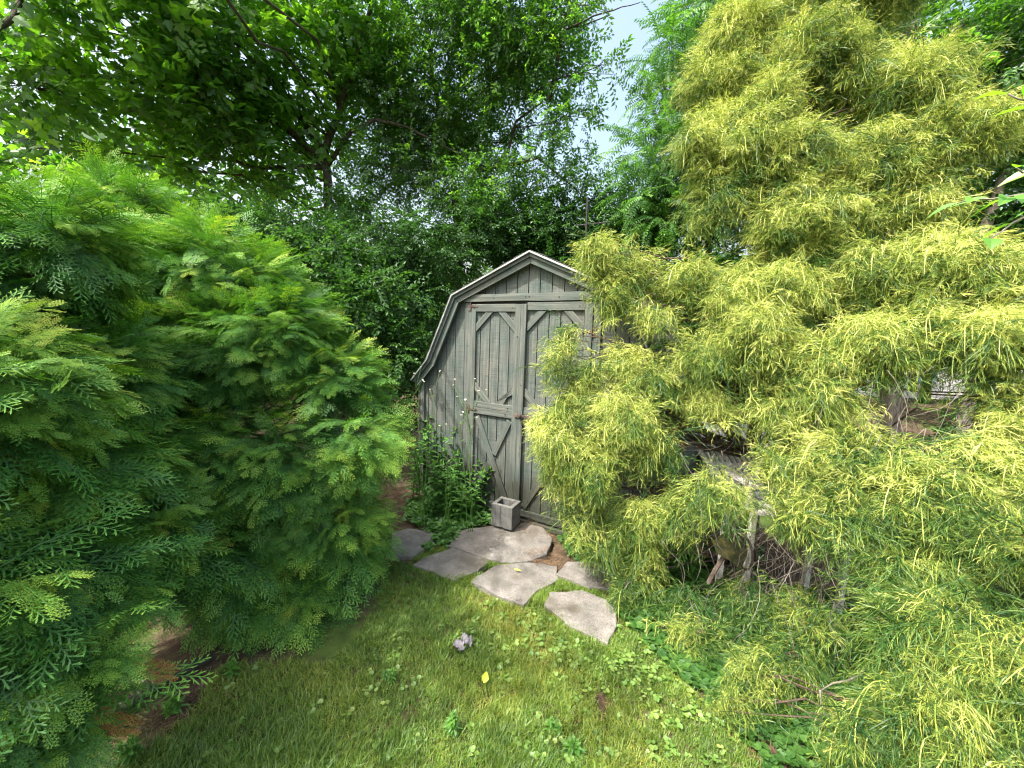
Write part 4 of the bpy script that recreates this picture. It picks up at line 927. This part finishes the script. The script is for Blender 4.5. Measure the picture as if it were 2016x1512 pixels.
def t_round(seed, n=3, r=.0088, h=.018, heart=False):
    """low stems carrying small rounded leaves"""
    g = random.Random(seed); a = Acc()
    for k in range(n):
        az = 6.28*k/n+g.uniform(-.4, .4); d = np.array([math.cos(az), math.sin(az), 0]); hh = h*g.uniform(.5, 1.3); rr = r*g.uniform(.7, 1.2); c = d*rr*g.uniform(.8, 2.)+np.array([0, 0, hh])
        tube(a, [[0, 0, 0], c*.5+np.array([0, 0, hh*.2]), c], .0008, 3, .2)
        nr = norm(np.array([g.uniform(-.4, .4), g.uniform(-.4, .4), 1])); e1 = norm(np.cross(nr, [.3, .9, .1])); e2 = np.cross(nr, e1); m = 9; V = [c-nr*rr*.15]
        t0 = g.uniform(0, 6.28); tl = .45+g.uniform(-.2, .25)
        for j in range(m):
            an = t0+6.283*j/m; q = rr*(1+.12*math.cos(an*1-t0)) * (.55 if j == 0 else 1); V.append(c+(e1*math.cos(an)+e2*math.sin(an))*q)
        a.add(V, [(0, 1+j, 1+(j+1) % m) for j in range(m)], tl)
    return a.get()
def cover(name, label, mat, regions, tmpls, smin, smax, cat='ground cover', tb=0.):
    A = Acc()
    for poly, n, m_s in regions:
        pg = gp(poly); xs = [p[0] for p in pg]; ys = [p[1] for p in pg]
        x = rng.uniform(min(xs), max(xs), n); y = rng.uniform(min(ys), max(ys), n); ok = inpoly(x, y, pg) & ~slab_mask(x, y, -.12) & (fbm2(x, y, 7, m_s) > -.1+rng.normal(0, .8, n)); x, y = x[ok], y[ok]; n = len(x)
        P = np.stack([x, y, ground_z(x, y)-.01], -1); az = rng.uniform(0, 6.28, n); Mx = frames(np.stack([np.cos(az), np.sin(az), 0*az], -1), np.tile([0, 0, 1.], (n, 1))); kk = rng.integers(0, len(tmpls), n)
        for q in range(len(tmpls)):
            s = kk == q
            if s.any(): A.add(*inst(tmpls[q], Mx[s], P[s], rng.uniform(smin, smax, s.sum()), rng.normal(tb, .12, s.sum())))
    o = A.build(name, mat); tag(o, label, cat, kind='stuff'); return o
RD = [t_round(s, 3+s % 3) for s in range(6)]
cover('clover_patch', 'small round clover and violet leaves mixed into the lawn', M['clover'], [
  ([(960, 1180), (1080, 1200), (1190, 1270), (1300, 1300), (1420, 1420), (1500, 1512), (1050, 1512), (960, 1380), (900, 1250)], 900, 51),
  ([(1180, 1230), (1260, 1230), (1340, 1320), (1250, 1380), (1150, 1300)], 120, 52),
  ([(450, 1330), (700, 1280), (900, 1200), (950, 1512), (300, 1512)], 150, 53)], RD, .6, 1.3, tb=.06)
cover('ground_ivy', 'dense dark rounded ivy leaves under the golden conifers', M['bush'], [
  ([(1200, 1160), (1300, 1130), (1500, 1150), (1750, 1200), (1900, 1400), (1900, 1512), (1520, 1512), (1380, 1370), (1290, 1280), (1215, 1210)], 9000, 61),
  ([(1100, 1060), (1300, 1050), (1500, 1080), (1500, 1180), (1220, 1160), (1130, 1105)], 2500, 62)], RD, 1.0, 2.2, tb=.15)
cover('leafy_weeds', 'mixed low green weeds along the foot of the shed and path', M['weed'], [
  ([(800, 990), (900, 960), (975, 985), (975, 1030), (900, 1048), (840, 1048), (800, 1030)], 1600, 63), ([(850, 1040), (905, 1045), (890, 1075), (840, 1090), (830, 1060)], 260, 64)], RD, 1.0, 2.1, tb=.05)
# dry litter
def litter():
    A = Acc()
    for poly, n in [([(930, 1035), (1110, 1020), (1120, 1060), (1080, 1075), (1000, 1052)], 1500), ([(1030, 1095), (1080, 1088), (1120, 1100), (1100, 1125), (1050, 1120)], 900), ([(1180, 1160), (1240, 1170), (1220, 1215), (1200, 1200)], 350),
                    ([(1060, 1040), (1110, 1090), (1230, 1110), (1300, 1080), (1150, 1030)], 900), ([(240, 1320), (600, 1280), (420, 1400), (200, 1512), (60, 1512)], 2600), ([(1380, 1380), (1500, 1420), (1560, 1512), (1480, 1500)], 500)]:
        pg = gp(poly); xs = [p[0] for p in pg]; ys = [p[1] for p in pg]; x = rng.uniform(min(xs), max(xs), n); y = rng.uniform(min(ys), max(ys), n); ok = inpoly(x, y, pg); x, y = x[ok], y[ok]
        sm = slab_mask(x, y)
        for xx, yy, s_ in zip(x, y, sm):
            az = rng.uniform(0, 6.28); ln = rng.uniform(.01, .035); z = (.046 if s_ else .004)+rng.uniform(0, .006); d = np.array([math.cos(az)*ln, math.sin(az)*ln, rng.normal(0, .002)]); p = np.array([xx, yy, z])
            ribbon(A, [p, p+d*.5+[0, 0, .002], p+d], [.0014, .002, 0], np.cross(d, [0, 0, 1]), .5+rng.normal(0, .2), .5)
    o = A.build('needle_litter', M['litter']); tag(o, 'dry brown conifer needles scattered over the slabs and soil', 'litter', kind='stuff')
litter()

# ------------------------------------------------------------------ weeds and flowers
def t_stem(seed, H=.5, nl=16, ll=.085, lw=.026, whorl=False):
    g = random.Random(seed); a = Acc(); lx, ly = g.uniform(-.08, .08), g.uniform(-.08, .08)
    def ax(z): return np.array([lx*z*z*4, ly*z*z*4, z])
    tube(a, [ax(0), ax(H*.33), ax(H*.66), ax(H)], [.004, .0035, .0025, .0015], 5, .35)
    for k in range(nl):
        f = .12+.88*k/nl; az = k*2.4+g.uniform(-.3, .3); sc = (1.1-.55*f) if not whorl else (.8+.5*math.sin(f*3.1))
        d = [math.cos(az), math.sin(az), g.uniform(-.15, .55)+.4*f]; leaf(a, ax(H*f), d, [0, 0, 1], ll*sc*g.uniform(.8, 1.15), lw*g.uniform(.8, 1.1), .4+g.uniform(-.15, .2)+.15*f, fine=True, fold=.12, curl=.3)
    for k in range(3): az = k*2.1; leaf(a, ax(H), [math.cos(az)*.5, math.sin(az)*.5, .9], [math.cos(az), math.sin(az), .5], ll*.4, lw*.6, .8, fine=True)
    return a.get()
def weed(px, py, n, H, label, spread=.075, ll=.115, seed=0, group='leafy weeds at the shed wall', name='leafy_weed', tb=0.):
    b = gnd(px, py); root = empty(name, b); tag(root, label, 'weed', group)
    a = Acc(); ts = [t_stem(seed*7+k, H*rng.uniform(.7, 1.1), 18, ll, ll*.34) for k in range(3)]
    for k in range(n):
        p = b+np.array([rng.normal(0, spread), rng.normal(0, spread*.7), 0]); az = rng.uniform(0, 6.28); V, F, T = ts[k % 3]
        a.add(*inst(ts[k % 3], frames(np.array([[math.cos(az), math.sin(az), 0]]), np.array([[rng.normal(0, .12), rng.normal(0, .12), 1]])), p[None], np.array([rng.uniform(.8, 1.1)]), np.array([tb+rng.normal(0, .08)])))
    a.build('stem', M['weed'], root); return root
WD = [(835, 985, 12, .78, 'dark weed clump leaning on the shed corner behind the arborvitae'), (880, 975, 13, .74, 'tall dense weed clump below the left door jamb'), (920, 990, 13, .62, 'bushy weed with broad leaves in front of the left door'),
      (955, 1000, 9, .46, 'weed clump just left of the grey concrete block'), (905, 1020, 9, .38, 'lower weed in front of the taller clumps'), (858, 1015, 9, .46, 'weed clump next to the arborvitae edge'), (985, 985, 5, .48, 'slender weed rising behind the concrete block')]
for i, (px, py, n, H, lab) in enumerate(WD): weed(px, py, n, H, lab, seed=i, tb=.02)
weed(1120, 1085, 5, .16, 'broad-leaved weed beside the raised slab under golden foliage', .05, .08, 11, 'low weeds by the path', tb=.05)
weed(880, 1060, 6, .11, 'low weed between the shaded slab and the shed', .05, .05, 12, 'low weeds by the path', tb=.1)
weed(1350, 1140, 5, .16, 'dark weed in deep shade near the rusty tool', .06, .12, 13, 'low weeds by the path', tb=-.05)
LW = [(888, 1440, 6, .07, .035, 'bright leafy weed near the bottom centre of the lawn'), (770, 1340, 3, .05, .03, 'three-leaved sprout in the shaded lawn above the bright weed'), (455, 1330, 4, .07, .045, 'sprout where lawn meets bare soil under the arborvitae'), (345, 1400, 4, .07, .045, 'sprout at the edge of the bare soil'), (250, 1495, 5, .09, .05, 'leafy sprout at the bottom left corner'), (1130, 1485, 4, .05, .045, 'broad-leaved weed among clover at the bottom'), (1085, 1440, 3, .05, .03, 'small sprout in the sunny clover')]
for i, (px, py, n, H, ll, lab) in enumerate(LW): weed(px, py, n, H, lab, .012, ll, 20+i, 'sprouts in the lawn', 'sprout', .22)
# fleabane with white flowers
def fleabane(px, py, Y, H, heads, label):
    b = fl(px, py, Y); root = empty('fleabane_plant', b); tag(root, label, 'wildflower', 'white flowering fleabane by the shed')
    a = Acc(); forks = []
    for k in range(3):
        top = b+np.array([rng.normal(0, .05), rng.normal(0, .04), H*rng.uniform(.72, .85)]); P = bez(b+np.array([rng.normal(0, .02), 0, 0]), top, 0, 8, .008); tube(a, P, np.linspace(.0036, .002, 8), 4, .8); forks.append(top)
        for j in range(2, 8): az = rng.uniform(0, 6.28); leaf(a, P[j], [math.cos(az), math.sin(az), .6], [0, 0, 1], .055, .013, .6, fine=True)
    hp = []
    for k in range(heads):
        f = forks[k % 3]; q = f+np.array([rng.normal(0, .07), rng.normal(0, .04), H*rng.uniform(.02, .25)]); tube(a, bez(f, q, .05, 4, .02), .0013, 3, .85); hp.append(q)
    a.build('stem', M['weed'], root)
    for q in hp:
        c = Acc(); nr = norm(np.array([rng.normal(0, .4), -.3+rng.normal(0, .3), 1.])); e1 = norm(np.cross(nr, [1, .2, 0])); e2 = np.cross(nr, e1); r_ = rng.uniform(.008, .0115); m = 14
        for j in range(m):
            an = 6.283*j/m; d = e1*math.cos(an)+e2*math.sin(an); s = np.cross(nr, d); ribbon(c, [q+d*.002, q+d*r_*.6+nr*.001, q+d*r_-nr*.002], [.0012, .0032, .0], s)
        o = c.build('flower_head', M['white_petal'], root)
        y = Acc(); V = [q+nr*.002]+[q+(e1*math.cos(x)+e2*math.sin(x))*.003+nr*.0012 for x in np.arange(8)*.785]; y.add(V, [(0, 1+j, 1+(j+1) % 8) for j in range(8)], .5)
        y.build('flower_disc', M['yellow_leaf'], o)
fleabane(930, 900, 3.0, 1.22, 10, 'tall fleabane with small white flowers in front of the left door jamb')
fleabane(832, 900, 3.1, 1.30, 6, 'fleabane with white flowers rising by the left shed corner')
fleabane(880, 900, 3.05, 1.02, 3, 'fleabane with few white flowers against the siding')

# ------------------------------------------------------------------ small things
def lounger():
    """white resin chair, reclined slatted back"""
    o0 = at(1338, 822, 2.95); root = empty('resin_chair', (o0[0], o0[1], 0)); tag(root, 'white slatted resin garden chair half hidden inside the golden conifer', 'chair')
    ex = norm(np.array([.98, -.05, -.06])); sd = norm(np.array([.18, -.62, -.55])); nn = norm(np.cross(ex, sd))
    def slab(acc, p, a_, b_, c_):
        V = [p+a_*i+b_*j+c_*k for i in (0, 1) for j in (0, 1) for k in (0, 1)]
        F = []
        for f in ((0, 1, 3, 2), (4, 6, 7, 5), (0, 4, 5, 1), (2, 3, 7, 6), (0, 2, 6, 4), (1, 5, 7, 3)): F += [(f[0], f[1], f[2]), (f[0], f[2], f[3])]
        acc.add(V, F)
    Wd, H = .60, .62; rr = o0
    fr = Acc()
    for j in (0, .30, .60, .93): slab(fr, rr+sd*H*j-nn*.004, ex*Wd, sd*.034, nn*.024)
    for i in (0, 1): slab(fr, rr+ex*(Wd-.03)*i-nn*.003, ex*.03, sd*H, nn*.02)
    fr.build('back_frame', M['resin'], root)
    for k in range(13):
        a = Acc(); slab(a, rr+ex*(.045+k*.041)+nn*.001, ex*.022, sd*H*.96, nn*.012); a.build('slat', M['resin'], root)
    seat = rr+sd*H; st = Acc(); fwv = norm(np.array([.1, -1., 0])); 
    for k in range(9): slab(st, seat+ex*(.02+k*.064)+[0, 0, -.01], ex*.045, fwv*.30, np.array([0, 0, .018]))
    st.build('seat', M['resin'], root)
    for i in (0, 1):
        a = Acc(); p = seat+ex*(Wd+.02)*i-ex*.02; slab(a, p+np.array([0, 0, .14]), ex*.045, fwv*.28, np.array([0, 0, .02])); slab(a, p+np.array([0, 0, .0])+fwv*.24, ex*.03, fwv*.03, np.array([0, 0, .14])); a.build('armrest', M['resin'], root)
        for f in (.02, .26):
            a = Acc(); p = seat+ex*(Wd-.04)*i+fwv*f; slab(a, np.array([p[0], p[1], 0.]), ex*.028, fwv*.028, np.array([0, 0, p[2]-.012])); a.build('leg', M['resin'], root)
lounger()
def old_tool():
    b = gnd(1400, 1150); Y = 2.1; root = empty('rusty_garden_tool', (b[0], b[1], 0)); tag(root, 'rusty old iron cultivator with moss-stained blade under the golden conifer', 'garden tool')
    q = [at(1403, 1068, Y), at(1428, 1050, Y+.05), at(1474, 1076, Y+.08), at(1470, 1098, Y+.05), at(1457, 1121, Y), at(1436, 1103, Y-.03), at(1412, 1090, Y-.03)]
    c = sum(q)/7+np.array([0, -.035, .015]); A = Acc(); th = np.array([0, .012, 0]); V = [c]+q+[c+th]+[p+th for p in q]; F = []
    for k in range(7):
        k2 = (k+1) % 7; F += [(0, 1+k, 1+k2), (8, 9+k2, 9+k), (1+k, 9+k, 9+k2), (1+k, 9+k2, 1+k2)]
    A.add(V, F); A.build('blade', M['mossmetal'], root)
    B = Acc()
    P = [at(1432, 1048, Y), at(1445, 1028, Y), at(1460, 1018, Y+.02)]; tube(B, bez(P[0]+[0, 0, -.01], P[2]+[0, 0, .02], .0, 5, 0), [.03, .032, .026, .018, .014], 8)
    tube(B, [at(1425, 1040, Y-.02), at(1472, 1078, Y+.02)], .006, 6); tube(B, [at(1438, 1044, Y-.03), at(1474, 1064, Y+.0)], .005, 6)
    B.build('bracket', M['rust'], root)
    H = Acc(); tube(H, [at(1460, 1020, Y+.02), at(1463, 990, Y+.04), at(1475, 930, Y+.1)], [.012, .011, .010], 7); H.build('handle', M['rust'], root)
    Lg = Acc(); tube(Lg, [at(1425, 1095, Y), at(1408, 1122, Y-.02), at(1395, 1146, Y-.03), gnd(1390, 1165)+np.array([0, 0, -.01])], [.012, .013, .012, .010], 7); Lg.build('shank', M['rust'], root)
    Wl = Acc(); c = at(1462, 1085, Y+.12); an = np.linspace(0, 6.283, 19); tube(Wl, np.stack([c[0]+.0*an, c[1]+np.cos(an)*.10, c[2]+np.sin(an)*.10], -1), .007, 6); Wl.build('wheel', M['rust'], root)
old_tool()
def barrel():
    c = at(1810, 800, 18.); root = empty('plastic_barrel', (c[0], c[1], 0)); tag(root, 'bright blue plastic barrel far off, seen through a gap in the golden conifer', 'barrel')
    prof_ = [(.0, .0), (.30, .0), (.31, .05), (.36, .2), (.375, .3), (.36, .32), (.375, .34), (.38, .55), (.375, .76), (.36, .78), (.375, .8), (.35, .95), (.31, 1.08), (.31, 1.1)]
    z0 = 0; bm = bmesh.new(); n = 24; rings = [[bm.verts.new((r_*math.cos(6.283*k/n), r_*math.sin(6.283*k/n), z)) for k in range(n)] for r_, z in prof_[1:]]
    for a_, b_ in zip(rings, rings[1:]):
        for k in range(n): bm.faces.new((a_[k], a_[(k+1) % n], b_[(k+1) % n], b_[k]))
    bm.faces.new(rings[0][::-1]); bm_obj('body', bm, M['blue'], root)
    bm = bmesh.new(); bmesh.ops.create_cone(bm, cap_ends=True, segments=24, radius1=.315, radius2=.30, depth=.05, matrix=Matrix.Translation((0, 0, 1.126))); bm_obj('lid', bm, M['blue'], root, .01)
barrel()
def paper():
    c = gnd(912, 1268, .03); A = Acc()
    def flap(o, e1, e2, n=4):
        V = []; F = []
        for i in range(n+1):
            for j in range(n+1):
                u_, v_ = i/n-.5, j/n-.5
                if abs(u_)+abs(v_) > .85: u_, v_ = u_*.85, v_*.85
                V.append(o+e1*u_+e2*v_+np.array([0, 0, rng.normal(0, .0025)+.01*math.sin(u_*6+v_*4)]))
        for i in range(n):
            for j in range(n): a_ = i*(n+1)+j; F += [(a_, a_+1, a_+n+2), (a_, a_+n+2, a_+n+1)]
        A.add(V, F)
    flap(c+[-.022, -.012, .012], np.array([.05, .02, .006]), np.array([-.015, .03, .012]))
    flap(c+[.008, .012, .024], np.array([.04, .012, -.006]), np.array([-.006, .035, .02]))
    flap(c+[.036, .006, .014], np.array([.012, .03, .02]), np.array([.02, .0, -.012]), 3)
    flap(c+[-.004, -.03, .0], np.array([.045, .01, .01]), np.array([-.006, .012, -.004]), 3)
    tag(A.build('crumpled_paper', M['paper']), 'crumpled pale grey scrap lying on the shaded lawn', 'litter scrap')
paper()
a = Acc(); leaf(a, gnd(952, 1345, .03), [.25, .9, .35], [0.2, -.5, .8], .055, .036, .6, fine=True, fold=.1); tag(a.build('fallen_leaf', M['yellow_leaf']), 'yellow-green fallen leaf at the edge of the shaded lawn', 'leaf', 'fallen leaves')
a = Acc(); leaf(a, gnd(1012, 1120, .04), [.9, -.25, .05], [0, -.2, 1], .05, .016, .6, fine=True, fold=.05); tag(a.build('fallen_leaf', M['yellow_leaf']), 'narrow yellowish fallen leaf lying on the brownish middle slab', 'leaf', 'fallen leaves')
a = Acc(); tube(a, [gnd(230, 1335, .03), gnd(262, 1342, .03), gnd(305, 1338, .02), gnd(330, 1340, .01)], [.011, .008, .006, .003], 7); tag(a.build('fallen_stick', M['palebark'], smooth=True), 'short pale stick on the bare soil under the arborvitae', 'stick', 'sticks on the ground')
a = Acc(); tube(a, [gnd(90, 1500, .02), gnd(200, 1420, .03), gnd(330, 1335, .03), gnd(420, 1290, .03)], [.03, .028, .026, .02], 8); tag(a.build('fallen_log', M['bark'], smooth=True), 'dark thin log lying in shade under the arborvitae', 'log', 'sticks on the ground')
a = Acc(); P = [at(1615, 1360, 1.35), at(1640, 1345, 1.35), at(1670, 1340, 1.33)]; tube(a, [gnd(1612, 1470), at(1618, 1400, 1.35), P[0], P[1], P[2], at(1700, 1325, 1.33)], [.003, .003, .0035, .0035, .004, .003], 6)
tag(a.build('dead_branch', M['twig'], smooth=True), 'thin pale bare branch curving down beside the low yellow-green shrub', 'branch')
